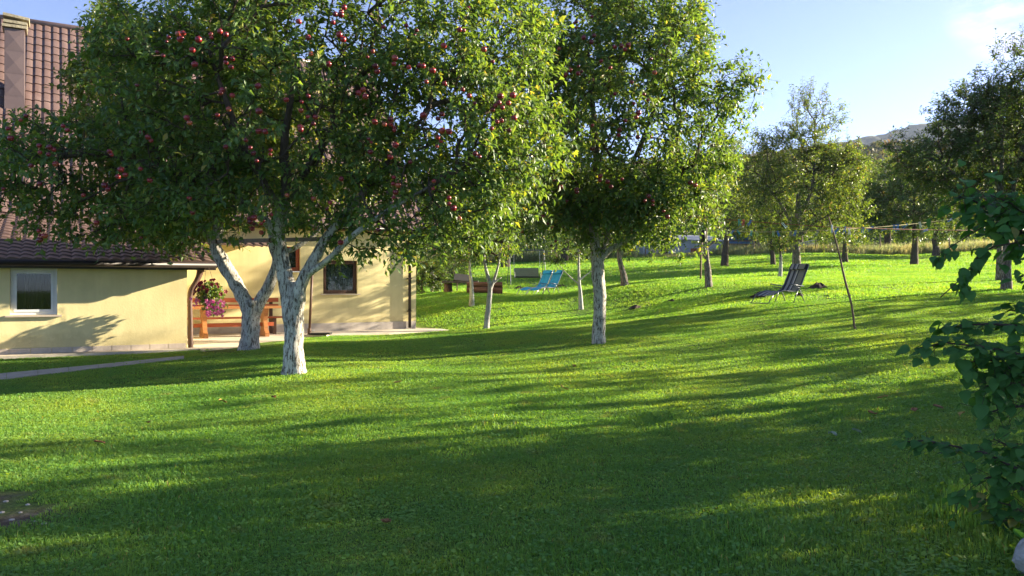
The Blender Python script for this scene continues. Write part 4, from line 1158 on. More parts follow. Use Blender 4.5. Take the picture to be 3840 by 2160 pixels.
def window(x0, x1, z0, z1, y, mat, parent, sill_mat, lace=False, fw=0.055, curtains=False):
    w = MB()
    e = 0.004
    yb0, yb1 = y + 0.08, y + 0.14
    X0, X1, Z0, Z1 = x0 + e, x1 - e, z0 + e, z1 - e
    w.bbox((X0, yb0, Z0), (X1, yb1, Z0 + fw)); w.bbox((X0, yb0, Z1 - fw), (X1, yb1, Z1))
    w.bbox((X0, yb0, Z0 + fw), (X0 + fw, yb1, Z1 - fw)); w.bbox((X1 - fw, yb0, Z0 + fw), (X1, yb1, Z1 - fw))
    root = w.build('window', mat, parent)
    a0, a1, c0, c1 = X0 + fw + 0.002, X1 - fw - 0.002, Z0 + fw + 0.002, Z1 - fw - 0.002
    s = MB(); q = 0.05
    s.bbox((a0, yb0 - 0.012, c0), (a1, yb1 - 0.02, c0 + q)); s.bbox((a0, yb0 - 0.012, c1 - q), (a1, yb1 - 0.02, c1))
    s.bbox((a0, yb0 - 0.012, c0 + q), (a0 + q, yb1 - 0.02, c1 - q)); s.bbox((a1 - q, yb0 - 0.012, c0 + q), (a1, yb1 - 0.02, c1 - q))
    s.build('sash', mat, root)
    p = MB(); p.bbox((a0 + q, yb0 + 0.01, c0 + q), (a1 - q, yb0 + 0.018, c1 - q)); p.build('pane', GLASS, root)
    b = MB(); b.bbox((x0 + 0.01, y + 0.9, z0 - 0.2), (x1 - 0.01, y + 0.92, z1)); b.build('dark_room_sheet', INSIDE, root)  # near-black sheet behind the pane: the unlit room's darkness is painted in
    sl = MB(); sl.bbox((x0 - 0.08, y - 0.06, z0 - 0.035), (x1 + 0.08, y + 0.079, z0 - 0.002)); sl.build('sill', sill_mat, root)
    if lace:
        c = MB(); n = 30; vs = []
        for i in range(n + 1):
            xx = a0 + (a1 - a0) * i / n
            yy = yb1 + 0.05 + 0.014 * math.sin(i * 1.9)
            vs += [(xx, yy, c0), (xx, yy, c1)]
        c.add(vs, quads=[(2 * i, 2 * i + 2, 2 * i + 3, 2 * i + 1) for i in range(n)]); c.build('lace_curtain', LACE, root)
    if curtains:
        for (xa, xb, ga, gb) in curtains:
            c = MB(); n = 22; vs = []
            for i in range(n + 1):
                t = i / n
                top = xa + (xb - xa) * t; bot = ga + (gb - ga) * t
                yy = yb1 + 0.09 + 0.02 * math.sin(i * 2.1)
                vs += [(bot, yy, c0 + 0.03), (top * 0.6 + bot * 0.4, yy, c0 + (c1 - c0) * 0.45), (top, yy, c1)]
            c.add(vs, quads=[(3 * i + k, 3 * i + 3 + k, 3 * i + 4 + k, 3 * i + 1 + k) for i in range(n) for k in (0, 1)])
            c.build('curtain', CURTAIN, root)
    return root

# low wing front wall
EAVE_Z = 1.74
wx0, wz0 = wall_xy(37, 1183, 0); wx1, wz1 = wall_xy(215, 1003, 0)
WING_TOP = EAVE_Z + 0.10
wz1 = min(wz1, EAVE_Z - 0.04)
wall_with_holes('wing_wall', -9.4, 0.0, 0.0, WING_TOP, 0.0, 0.28, [(wx0, wx1, wz0, wz1)], STUCCO, HOUSE)
window(wx0, wx1, wz0, wz1, 0.0, PVC, HOUSE, PLINTH, curtains=[(wx0 + 0.1, wx0 + 0.12, wx0 + 0.1, wx0 + 0.12), (wx0 + 0.24, wx0 + 0.62, wx0 + 0.22, wx0 + 0.55), (wx1 - 0.34, wx1 - 0.07, wx1 - 0.12, wx1 - 0.06)])
sw = MB(); sw.bbox((-0.26, 0.283, 0.0), (-0.002, D_MAIN - 0.003, WING_TOP)); sw.build('wing_side_wall', STUCCO, HOUSE)
# main wall
kx0, kz0 = wall_xy(1035, 1016, D_MAIN); kx1, kz1 = wall_xy(1126, 925, D_MAIN)
mx0, mz0 = wall_xy(1212, 1102, D_MAIN); mx1, mz1 = wall_xy(1340, 978, D_MAIN)
MAIN_X1 = wall_xy(1560, 1100, D_MAIN)[0]
MAIN_TOP = 3.22
wall_with_holes('main_wall', -9.4, MAIN_X1, 0.0, MAIN_TOP, D_MAIN, D_MAIN + 0.35, [(kx0, kx1, kz0, kz1), (mx0, mx1, mz0, mz1)], STUCCO, HOUSE)
window(kx0, kx1, kz0, kz1, D_MAIN, REDWOOD, HOUSE, PVC, lace=True)
window(mx0, mx1, mz0, mz1, D_MAIN, BROWNWOOD, HOUSE, PLINTH, lace=True)
gw = MB()
gw.add([(MAIN_X1 - 0.3, D_MAIN + 0.353, 0), (MAIN_X1 - 0.001, D_MAIN + 0.353, 0), (MAIN_X1 - 0.001, 14.4, 0), (MAIN_X1 - 0.3, 14.4, 0),
        (MAIN_X1 - 0.3, D_MAIN + 0.353, 3.2), (MAIN_X1 - 0.001, D_MAIN + 0.353, 3.2), (MAIN_X1 - 0.001, 14.4, 3.2), (MAIN_X1 - 0.3, 14.4, 3.2), (MAIN_X1 - 0.3, 9.8, 9.1), (MAIN_X1 - 0.001, 9.8, 9.1)],
       tris=[(4, 8, 7), (5, 6, 9)], quads=[(0, 1, 5, 4), (1, 2, 6, 5), (2, 3, 7, 6), (3, 0, 4, 7), (4, 5, 9, 8), (6, 7, 8, 9)])
gw.build('gable_wall', STUCCO, HOUSE)
# plinth: separate tiles along the wing, a rendered band along the main wall
ptile = MB(); ptile.bbox((0.004, -0.022, 0.0), (0.352, -0.002, 0.105)); ptm = ptile.mesh('plinth_tile')
ptm.materials.append(PLINTH)
for i in range(26):
    o = bpy.data.objects.new('plinth_tile', ptm); o.location = (-0.36 * (i + 1) - 0.02, 0, 0); link(o, HOUSE)
pb = MB(); pb.bbox((0.3, D_MAIN - 0.02, 0.0), (MAIN_X1 - 0.01, D_MAIN - 0.002, 0.235)); pb.build('plinth_band', PLINTH2, HOUSE)

def roof_sheet_mesh(waves, pitch, rows, row_len, wave_h=0.030, step=0.028):
    cols = waves * 8
    xs = np.arange(cols + 1) * pitch / 8
    ph = (xs / pitch) % 1.0
    prof = np.where(ph < 0.74, 0.034 * np.cos(ph / 0.74 * math.pi / 2) ** 0.7, 0.034 * (ph - 0.74) / 0.26)
    V = []
    for r_ in range(rows):
        y0, y1 = r_ * row_len, (r_ + 1) * row_len
        V.append(np.stack([xs, np.full_like(xs, y0), prof + step], 1))
        V.append(np.stack([xs, np.full_like(xs, y0 + row_len * 0.2), prof + step * 0.95], 1))
        V.append(np.stack([xs, np.full_like(xs, y1 - 0.003), prof], 1))
    V = np.concatenate(V); c = cols + 1; Q = []
    k = np.arange(cols)
    for r_ in range(rows * 3 - 1):
        Q.append(np.stack([k + r_ * c, k + 1 + r_ * c, k + 1 + (r_ + 1) * c, k + (r_ + 1) * c], 1))
    # lip at the lower edge
    base = len(V)
    lip = V[:c].copy(); lip[:, 2] -= 0.05
    V = np.concatenate([V, lip])
    Q.append(np.stack([k + base, k + 1 + base, k + 1, k], 1))
    return np_mesh('roof_sheet', V, quads=np.concatenate(Q), smooth=False)

def lay_roof(x0, x1, y0, z0, y1, z1, pitch, row_len, waves=5):
    Ls = math.hypot(y1 - y0, z1 - z0); rows = max(1, round(Ls / row_len))
    me = roof_sheet_mesh(waves, pitch, rows, Ls / rows); me.materials.append(ROOFM)
    ang = math.atan2(z1 - z0, y1 - y0)
    n = int(math.ceil((x1 - x0) / (pitch * waves)))
    for i in range(n):
        o = bpy.data.objects.new('roof_sheet', me)
        o.location = (x1 - (i + 1) * pitch * waves, y0, z0 + 0.002 * (i % 2)); o.rotation_euler = (ang, 0, 0)
        link(o, HOUSE)
EAVE_Y = -0.42
er = (at4(807, 1003, 1.0))
# right end of the wing's eave, from the photograph
EAVE_X1 = wall_xy(812, 1003, EAVE_Y)[0]
lay_roof(-9.6, EAVE_X1, EAVE_Y, EAVE_Z + 0.10, D_MAIN + 0.1, 3.2, 0.222, 0.36)
MAIN_E = 3.16
RIDGE_Y, RIDGE_Z = 9.9, 9.40
lay_roof(-9.6, MAIN_X1 + 0.25, D_MAIN - 0.25, MAIN_E, RIDGE_Y, RIDGE_Z, 0.225, 0.36)
def slab(name, pts, th, mat):
    mb = MB(); q = [Vector(p) for p in pts]; nrm = (q[1] - q[0]).cross(q[2] - q[0]).normalized()
    mb.add(q + [p - nrm * th for p in q], quads=[(0, 1, 2, 3), (7, 6, 5, 4), (0, 4, 5, 1), (1, 5, 6, 2), (2, 6, 7, 3), (3, 7, 4, 0)])
    return mb.build(name, mat, HOUSE)
slab('roof_deck', [(-9.6, EAVE_Y + 0.03, EAVE_Z + 0.055), (EAVE_X1 - 0.01, EAVE_Y + 0.03, EAVE_Z + 0.055), (EAVE_X1 - 0.01, D_MAIN - 0.01, 3.13), (-9.6, D_MAIN - 0.01, 3.13)], 0.07, FASCIA)
slab('roof_deck', [(-9.6, D_MAIN - 0.22, MAIN_E - 0.06), (MAIN_X1 + 0.23, D_MAIN - 0.22, MAIN_E - 0.06), (MAIN_X1 + 0.23, RIDGE_Y, RIDGE_Z - 0.07), (-9.6, RIDGE_Y, RIDGE_Z - 0.07)], 0.1, FASCIA)
slab('back_roof', [(MAIN_X1 + 0.23, 14.6, 3.1), (-9.6, 14.6, 3.1), (-9.6, RIDGE_Y + 0.02, RIDGE_Z), (MAIN_X1 + 0.23, RIDGE_Y + 0.02, RIDGE_Z)], 0.1, ROOFM)
rc = MB(); rc.tube([(-9.6, RIDGE_Y, RIDGE_Z + 0.03), (MAIN_X1 + 0.25, RIDGE_Y, RIDGE_Z + 0.03)], 0.10, 8); rc.build('ridge_cap', ROOFM, HOUSE, smooth=True)
# narrow canopy strip over the terrace door and window
cnx1 = wall_xy(1018, 925, D_MAIN - 0.7)[0]; cnz = wall_xy(1000, 928, D_MAIN - 0.7)[1]
lay_roof(EAVE_X1 - 0.3, cnx1, D_MAIN - 0.75, cnz + 0.02, D_MAIN - 0.02, cnz + 0.22, 0.222, 0.36, waves=3)
# gutter, fascia, downpipe
gt = MB(); gt.tube([(-9.6, EAVE_Y - 0.06, EAVE_Z + 0.045), (EAVE_X1, EAVE_Y - 0.06, EAVE_Z + 0.045)], 0.062, 10); gt.build('gutter', GUTTER, HOUSE, smooth=True)
fb = MB(); fb.bbox((-9.6, EAVE_Y + 0.035, EAVE_Z - 0.055), (EAVE_X1 - 0.005, EAVE_Y + 0.065, EAVE_Z + 0.05)); fb.build('fascia_board', GUTTER, HOUSE)
sf = MB(); sf.bbox((-9.6, EAVE_Y + 0.07, EAVE_Z - 0.045), (EAVE_X1 - 0.01, -0.003, EAVE_Z - 0.02)); sf.build('soffit', FASCIA, HOUSE)
gt = MB(); gt.tube([(0, D_MAIN - 0.32, MAIN_E - 0.03), (MAIN_X1 + 0.25, D_MAIN - 0.32, MAIN_E - 0.03)], 0.065, 8); gt.build('gutter', GUTTER, HOUSE, smooth=True)
dpx = wall_xy(1536, 1100, D_MAIN - 0.08)[0]
dp = MB(); dp.tube([(dpx, D_MAIN - 0.3, MAIN_E - 0.05), (dpx, D_MAIN - 0.09, MAIN_E - 0.35), (dpx, D_MAIN - 0.09, 0.03)], 0.048, 10); dpo = dp.build('downpipe', GUTTER, HOUSE, smooth=True)
cl = MB()
for zz in (0.55, 1.6, 2.5): cl.bbox((dpx - 0.065, D_MAIN - 0.15, zz), (dpx + 0.065, D_MAIN - 0.003, zz + 0.03))
cl.build('pipe_clamp', GUTTER, dpo)
# crooked timber post at the wing's corner
pp = []
for (x4, y4) in [(706, 1305), (705, 1230), (704, 1165), (703, 1120), (708, 1090), (724, 1062), (735, 1040), (741, 1018), (744, 1000)]:
    a, z = wall_xy(x4 + 9, y4, 0.10); pp.append((a, 0.10, z))
pp[0] = (pp[0][0], 0.10, 0.0); pp[-1] = (pp[-1][0], 0.10, EAVE_Z - 0.03)
po = MB(); limb_mesh(po, [Vector(q) for q in pp], [0.055, 0.05, 0.05, 0.055, 0.065, 0.06, 0.06, 0.07, 0.11], sides=10, gnarl=0.06, step=0.05, seed=3)
po.build('porch_post', BROWNWOOD, HOUSE, smooth=True)
# chimney: clad shaft and stacked slabs
cy_b = 7.6
ca, cz_top = wall_xy(56, 62, cy_b)
zroof = MAIN_E + (cy_b - D_MAIN) * (RIDGE_Z - MAIN_E) / (RIDGE_Y - D_MAIN + 0.25)
ch = MB(); ch.bbox((ca - 0.235, cy_b - 0.28, zroof - 0.9), (ca + 0.235, cy_b + 0.28, cz_top - 0.42))
for k_ in range(3):
    z1_ = cz_top - 0.43 - k_ * 0.62; z0_ = z1_ - 0.60
    ch.add([(ca - 0.23, cy_b - 0.283, z0_), (ca + 0.23, cy_b - 0.283, z0_), (ca + 0.23, cy_b - 0.283, z1_), (ca - 0.23, cy_b - 0.283, z1_), (ca, cy_b - 0.298, (z0_ + z1_) / 2)], [(0, 1, 4), (1, 2, 4), (2, 3, 4), (3, 0, 4)])
cho = ch.build('chimney', CHIM, HOUSE)
for i, (dz, ex, tilt) in enumerate([(-0.36, 0.29, 0.0), (-0.25, 0.28, 0.03), (-0.09, 0.31, 0.10)]):
    c = MB()
    c.box((0, 0, 0), (ex * 2, 0.7, 0.075), Matrix.Rotation(tilt, 3, 'Y')); co = c.build('chimney_slab', CAPM, cho)
    co.location = (ca + 0.02 * i, cy_b, cz_top + dz)
for dx in (-0.22, 0.22):
    c = MB(); c.bbox((ca + dx - 0.05, cy_b - 0.25, cz_top - 0.32), (ca + dx + 0.05, cy_b + 0.25, cz_top - 0.29)); c.build('spacer_brick', CAPM, cho)

# ------------------------------------------------------------------ terrace and path
def sheet(name, poly, top, th, mat, zf=None, kind='structure'):
    n = len(poly); mb = MB()
    tops = [(x, y, top if zf is None else zf(x, y)) for x, y in poly]
    bm = bmesh.new()
    vt = [bm.verts.new(p) for p in tops]; vb = [bm.verts.new((p[0], p[1], p[2] - th)) for p in tops]
    bm.faces.new(vt)
    for i in range(n):
        bm.faces.new((vt[i], vb[i], vb[(i + 1) % n], vt[(i + 1) % n]))
    bmesh.ops.recalc_face_normals(bm, faces=bm.faces)
    me = bpy.data.meshes.new(name); bm.to_mesh(me); bm.free(); me.materials.append(mat)
    o = bpy.data.objects.new(name, me); link(o); tag(o, kind=kind)
    return o
sheet('terrace', TERRACE, ZT - 0.002, 0.5, CONC)
# path in cast slabs
PF, PB_ = PATH[:6], PATH[6:][::-1]
pth = tag(empty('path', (0, 0, 0)), kind='structure')
ns = 9
for i in range(ns):
    def lerp(line, t):
        f = t * (len(line) - 1); k = min(int(f), len(line) - 2); f -= k
        return (line[k][0] * (1 - f) + line[k + 1][0] * f, line[k][1] * (1 - f) + line[k + 1][1] * f)
    t0, t1 = i / ns + 0.0006, (i + 1) / ns - 0.0006
    quad = [lerp(PF, t0), lerp(PF, t1), lerp(PB_, t1), lerp(PB_, t0)]
    mb = MB(); zz = [gz(x, y) + 0.022 for x, y in quad]
    mb.add([(x, y, z) for (x, y), z in zip(quad, zz)] + [(x, y, z - 0.12) for (x, y), z in zip(quad, zz)], quads=[(0, 1, 2, 3), (0, 4, 5, 1), (1, 5, 6, 2), (2, 6, 7, 3), (3, 7, 4, 0)])
    mb.build('slab', PATHM, pth)

# ------------------------------------------------------------------ things on the terrace
def hplace(name, a, b, z=0.0, rz=0.0):
    p = HA + U * a + NB * b + Vector((0, 0, z))
    return empty(name, p, math.atan2(U.y, U.x) + rz)
# table
ta = wall_xy(764, 1265, 3.55)[0]
tb = hplace('garden_table', ta, 3.55)
tag(tb, 'orange varnished wooden table with thick trestle legs on the terrace', 'table')
TL = 2.1
for i in range(4):
    mb = MB(); mb.bbox((-0.75, -0.37 + i * 0.187, 0.755), (TL + 0.15, -0.37 + i * 0.187 + 0.18, 0.81)); mb.build('plank', ORANGEWOOD, tb)
for i in (0, 1):
    x = i * (TL - 0.55)
    mb = MB()
    prof = [(-0.36, 0.0), (-0.36, 0.10), (-0.22, 0.18), (-0.20, 0.28), (-0.15, 0.42), (-0.2, 0.6), (-0.28, 0.752), (0.28, 0.752), (0.2, 0.6), (0.15, 0.42), (0.20, 0.28), (0.22, 0.18), (0.36, 0.10), (0.36, 0.0)]
    h = 0.055
    vs = [(x - h, p[0], p[1]) for p in prof] + [(x + h, p[0], p[1]) for p in prof]
    n = len(prof)
    qs = [(k, (k + 1) % n, (k + 1) % n + n, k + n) for k in range(n)]
    rows = [(k, n - 1 - k, n - 2 - k, k + 1) for k in range(n // 2 - 1)]
    qs += rows + [tuple(reversed([j + n for j in f])) for f in rows]
    mb.add(vs, (), qs); mb.build('trestle_leg', ORANGEWOOD, tb)
mb = MB(); mb.bbox((-0.25, -0.03, 0.27), (TL - 0.3, 0.03, 0.37)); mb.build('stretcher', REDWOOD, tb)
# bench behind it
bb = hplace('garden_bench', ta, 4.45)
tag(bb, 'red brown wooden bench with backrest between the table and the house wall', 'bench')
for i in range(2):
    mb = MB(); mb.bbox((-0.8, -0.22 + i * 0.2, 0.45), (TL + 0.35, -0.22 + i * 0.2 + 0.185, 0.495)); mb.build('seat_plank', REDWOOD, bb)
for z in (0.72, 0.9):
    mb = MB(); mb.bbox((-0.8, 0.21, z), (TL + 0.1, 0.245, z + 0.12)); mb.build('back_rail', REDWOOD, bb)
for x in (-0.6, TL - 0.1):
    mb = MB(); mb.bbox((x - 0.045, -0.2, 0), (x + 0.045, -0.12, 0.448)); mb.build('leg', BROWNWOOD, bb)
    mb = MB(); mb.bbox((x - 0.045, 0.248, 0), (x + 0.045, 0.32, 1.0)); mb.build('leg', BROWNWOOD, bb)
    mb = MB(); mb.bbox((x - 0.045, -0.118, 0.36), (x + 0.045, 0.246, 0.448)); mb.build('rail', BROWNWOOD, bb)
# hanging flower basket
fc = at4(790, 1108, 16.75)
fl = tag(empty('hanging_basket', fc), 'hanging basket of pink and dark red flowers under the eave', 'flower basket')
PETAL = mat_leaf('pink_petal', [(0, (0.55, 0.06, 0.26)), (0.6, (0.70, 0.14, 0.40)), (1, (0.80, 0.40, 0.58))], (1.3, 1.2, 1.2), 0.4, 0.6)
DPETAL = mat_leaf('dark_red_petal', [(0, (0.10, 0.008, 0.012)), (0.6, (0.22, 0.015, 0.02)), (1, (0.32, 0.04, 0.04))], (1.3, 1.2, 1.2), 0.3, 0.6)
r = np.random.default_rng(77)
mb = MB(); mb.tube([(0, 0, -0.22), (0, 0, -0.18), (0, 0, -0.02)], [0.10, 0.13, 0.17], 12); mb.build('pot', mat_plain('brown_pot', (0.12, 0.06, 0.04), 0.6), fl, smooth=True)
q = unit(r.normal(size=(1100, 3))) * r.random((1100, 1)) ** 0.4 * np.array([[0.27, 0.24, 0.25]]) + np.array([[0, 0, 0.03]])
q2 = unit(r.normal(size=(420, 3))) * r.random((420, 1)) ** 0.5 * np.array([[0.26, 0.22, 0.2]]) + np.array([[0.08, 0, -0.22]])
q = np.concatenate([q, q2])
V, F, tt = leaf_arrays(q, unit(q + r.normal(size=q.shape) * 0.2), r.normal(size=q.shape) + np.array([0, -0.5, 0.8]), np.full(len(q), 0.055), np.full(len(q), 0.045), r.random(len(q)), 4)
mobj('foliage', np_mesh('foliage', V, tris=F, attrs={'tint': tt}), APPLE_LEAF, fl)
def flower_mesh(mat, seed):
    rr = np.random.default_rng(seed)
    a = np.arange(5) * 6.283 / 5
    Dv = np.stack([np.cos(a), np.sin(a), np.full(5, 0.35)], 1)
    V, F, tt = leaf_arrays(np.zeros((5, 3)), Dv, np.tile([0, 0, 1.0], (5, 1)), np.full(5, 0.046), np.full(5, 0.046), rr.random(5), 4)
    me = np_mesh('flower', V, tris=F, attrs={'tint': tt}); me.materials.append(mat); return me
pm, dm = flower_mesh(PETAL, 1), flower_mesh(DPETAL, 2)
for i in range(70):
    if i < 42:
        p = Vector((random.uniform(0.0, 0.33), random.uniform(-0.34, -0.16), random.uniform(-0.42, -0.10)))
        if i > 33: p = Vector((random.uniform(-0.33, -0.2), random.uniform(-0.22, 0), random.uniform(-0.22, -0.05)))
        me = pm
    else:
        d = Vector((random.gauss(0, 1), -abs(random.gauss(0, 0.8)), abs(random.gauss(0, 0.9)))).normalized()
        p = Vector((d.x * 0.33, d.y * 0.27, d.z * 0.33 + 0.02)); me = dm
    o = bpy.data.objects.new('flower', me); o.location = p
    o.rotation_mode = 'QUATERNION'; o.rotation_quaternion = (p.normalized() + Vector((0, -0.9, 0.1))).to_track_quat('Z', 'Y')
    o.scale = [random.uniform(0.8, 1.3)] * 3
    link(o, fl)
mb = MB()
top = at4(778, 1003, 16.75) - fc
for dx in (-0.16, 0.15): mb.tube([(dx, 0, 0.0), (top.x + dx * 0.2, 0, top.z)], 0.004, 4)
mb.build('hanger_wire', BROWNWOOD, fl)
# pole in a flat parasol foot
px, py = ray_floor(1160, 1262, ZT)
pr = tag(empty('parasol_stand', (px, py, ZT)), 'dark brown pole leaning in a flat parasol foot at the terrace edge', 'parasol stand')
tp_ = at4(1172, 985, py + 0.05) - pr.location
mb = MB(); mb.tube([(0, 0, 0.02), tp_], 0.035, 8); mb.build('pole', BROWNWOOD, pr, smooth=True)
mb = MB(); mb.box((0.1, 0, 0.03), (0.75, 0.55, 0.05)); mb.build('base_slab', CONC, pr)
mb = MB(); mb.box((0.34, -0.16, 0.085), (0.55, 0.28, 0.045)); mb.build('weight_slab', INSIDE, pr)
mb = MB(); mb.tube([(0, 0, 0.05), (0, 0, 0.22)], 0.05, 10); mb.build('collar', BROWNWOOD, pr)
mb = MB(); mb.tube([(0.06, 0, 0.16), (0.13, 0, 0.16)], 0.012, 6); mb.build('clamp_screw', PVC, pr)
# wooden bar lashed across the two trees
b0, b1 = at(528, 608, 15.95), at(818, 601, 14.6)
br = tag(empty('support_bar', b0), 'weathered wooden bar lashed across the forked tree and the largest tree', 'wooden bar')
GREYWOOD = mat_noise('weathered_wood', [(0.3, (0.16, 0.11, 0.075)), (0.7, (0.30, 0.22, 0.16))], 7, 0.85, 0.4, stretch=(1, 8, 8))
d = b1 - b0
mb = MB(); rot = d.to_track_quat('X', 'Z').to_matrix()
mb.box(d / 2, (d.length, 0.05, 0.075), rot); mb.build('bar', GREYWOOD, br)
mb = MB()
for t in (0.07, 0.55): 
    c = d * t
    mb.tube([c + rot @ Vector((-0.012, 0, 0)), c + rot @ Vector((0.012, 0, 0))], 0.05, 8)
mb.build('lashing', BROWNWOOD, br)

# ------------------------------------------------------------------ garden furniture
STEEL = mat_plain('pale_steel_tube', (0.50, 0.50, 0.48), 0.35, 0.6, var=0.05)
DSTEEL = mat_plain('dark_steel_tube', (0.16, 0.165, 0.18), 0.35, 0.6, var=0.05)
def fabric(name, stops_c, scale):
    return mat_noise(name, stops_c, scale, 0.75, 0.15, 90, bdist=0.002)
BLUE = fabric('turquoise_sling', [(0.3, (0.015, 0.24, 0.46)), (0.7, (0.03, 0.36, 0.60))], 7)
m, N, L, out = nodes_of('striped_sling')
p = N.new('ShaderNodeBsdfPrincipled'); p.inputs['Roughness'].default_value = 0.8
tc = N.new('ShaderNodeTexCoord'); sp = N.new('ShaderNodeSeparateXYZ'); L.new(tc.outputs['Object'], sp.inputs[0])
md = N.new('ShaderNodeMath'); md.operation = 'MULTIPLY_ADD'; md.inputs[1].default_value = 1 / 0.56; md.inputs[2].default_value = 0.5
L.new(sp.outputs['Y'], md.inputs[0])
r = ramp(N, [(0.0, (0.03, 0.03, 0.035)), (0.12, (0.30, 0.29, 0.27)), (0.26, (0.04, 0.04, 0.045)), (0.36, (0.18, 0.18, 0.18)), (0.44, (0.50, 0.47, 0.40)), (0.50, (0.05, 0.05, 0.05)), (0.58, (0.22, 0.21, 0.15)), (0.88, (0.20, 0.19, 0.13)), (0.93, (0.02, 0.02, 0.022))])
r.color_ramp.interpolation = 'CONSTANT'
L.new(md.outputs[0], r.inputs['Fac']); L.new(r.outputs['Color'], p.inputs['Base Color']); L.new(p.outputs['BSDF'], out.inputs['Surface'])
STRIPE = m

def lounger(name, label, base, yaw, sling_mat, tube_mat, dark=False, group=None):
    """reclining garden lounger; local x points from the head to the foot end"""
    o = empty(name, base, yaw); tag(o, label, 'lounger', group)
    W = 0.28
    side = [(-0.62, 1.04), (-0.55, 0.92), (-0.44, 0.72), (-0.33, 0.52), (-0.22, 0.38), (-0.08, 0.325), (0.12, 0.325), (0.34, 0.345), (0.55, 0.31), (0.78, 0.225)]
    mb = MB(); vs = []
    n = 6
    for (x, z) in side:
        for k in range(n + 1):
            y = -W + 2 * W * k / n
            vs.append((x, y, z - 0.018 * (1 - (y / W) ** 2)))
    m_ = n + 1
    mb.add(vs, (), [(i * m_ + k, i * m_ + k + 1, (i + 1) * m_ + k + 1, (i + 1) * m_ + k) for i in range(len(side) - 1) for k in range(n)])
    mb.build('sling', sling_mat, o, smooth=True)
    mb = MB(); vs = []
    for x, z in ((-0.605, 1.045), (-0.52, 0.90)):
        for y in (-W * 0.9, W * 0.9):
            for s in (0.0, 0.05): vs.append((x + s, y, z + s * 0.5))
    mb.add([vs[i] for i in (0, 2, 6, 4, 1, 3, 7, 5)], (), [(0, 1, 2, 3), (7, 6, 5, 4), (0, 4, 5, 1), (1, 5, 6, 2), (2, 6, 7, 3), (3, 7, 4, 0)])
    mb.build('head_cushion', sling_mat, o)
    for s in (-1, 1):
        y = s * (W + 0.01)
        mb = MB(); mb.tube([(x, y, z) for x, z in side], 0.014, 6); mb.build('side_rail', tube_mat, o, smooth=True)
        mb = MB(); mb.tube([(0.74, y, 0.24), (0.84, y, 0.13), (0.93, y, 0.02)], 0.013, 6); mb.build('leg', tube_mat, o, smooth=True)
        mb = MB(); mb.tube([(0.05, y + s * 0.02, 0.44), (-0.2, y + s * 0.02, 0.42), (-0.42, y + s * 0.02, 0.02)], 0.013, 6); mb.build('leg', tube_mat, o, smooth=True)
        mb = MB(); mb.tube([(0.02, y + s * 0.02, 0.02), (-0.16, y + s * 0.02, 0.36)], 0.012, 6); mb.build('leg', tube_mat, o, smooth=True)
        mb = MB(); mb.tube([(0.18, y + s * 0.03, 0.52), (0.0, y + s * 0.03, 0.50), (-0.36, y + s * 0.03, 0.46)], 0.022, 6, flat=0.7); mb.build('armrest', DSTEEL, o, smooth=True)
    mb = MB(); mb.tube([(0.93, -W, 0.016), (0.95, -W * 0.7, 0.016), (0.95, W * 0.7, 0.016), (0.93, W, 0.016)], 0.014, 6); mb.build('foot_bar', tube_mat, o, smooth=True)
    mb = MB(); mb.tube([(-0.62, -W, 1.04), (-0.625, 0, 1.05), (-0.62, W, 1.04)], 0.014, 6); mb.build('head_bar', tube_mat, o, smooth=True)
    return o
yaw = math.atan2(-0.62, -0.78)
b = base_at(1338, 740, 33.4); lounger('lounger', 'turquoise lounger, the one farther from the mid lawn tree', b + Vector((0.25, 0.2, 0)), yaw, BLUE, STEEL, group='turquoise loungers side by side')
b = base_at(1360, 744, 32.8); lounger('lounger', 'turquoise lounger, the one nearer to the mid lawn tree', b + Vector((0.3, 0.1, 0)), yaw, BLUE, STEEL, group='turquoise loungers side by side')
b = base_at(1962, 752, 21.0); lounger('recliner', 'black and grey striped recliner standing alone on the sunny meadow', b + Vector((0.12, 0, 0)), math.atan2(-0.50, -0.86), STRIPE, DSTEEL)

# garden swing
b = base_at(1325, 716, 40)
o = tag(empty('garden_swing', b, 0.12), 'garden swing seat with grey green backrest behind the blue loungers', 'swing')
SW = mat_plain('grey_green_cloth', (0.18, 0.21, 0.13), 0.85)
mb = MB(); mb.box((0, 0.1, 0.62), (1.25, 0.05, 0.46), Matrix.Rotation(-0.2, 3, 'X')); mb.build('backrest', SW, o)
mb = MB(); mb.box((0, -0.18, 0.38), (1.25, 0.5, 0.07)); mb.build('seat', mat_plain('dark_cushion', (0.03, 0.035, 0.03), 0.9), o)
for s in (-1, 1):
    mb = MB(); mb.tube([(s * 0.66, -0.42, 0.36), (s * 0.66, -0.42, 0.62), (s * 0.66, 0.1, 0.60)], 0.018, 6); mb.build('armrest', STEEL, o)
    mb = MB(); mb.tube([(s * 0.9, -0.75, 0.0), (s * 0.88, 0, 1.75)], 0.02, 6); mb.build('leg', DSTEEL, o)
    mb = MB(); mb.tube([(s * 0.9, 0.75, 0.0), (s * 0.88, 0, 1.75)], 0.02, 6); mb.build('leg', DSTEEL, o)
    mb = MB(); mb.tube([(s * 0.66, -0.1, 0.6), (s * 0.66, 0, 1.74)], 0.008, 5); mb.build('hanger', STEEL, o)
mb = MB(); mb.tube([(-0.9, 0, 1.75), (0.9, 0, 1.75)], 0.025, 6); mb.build('top_bar', DSTEEL, o)

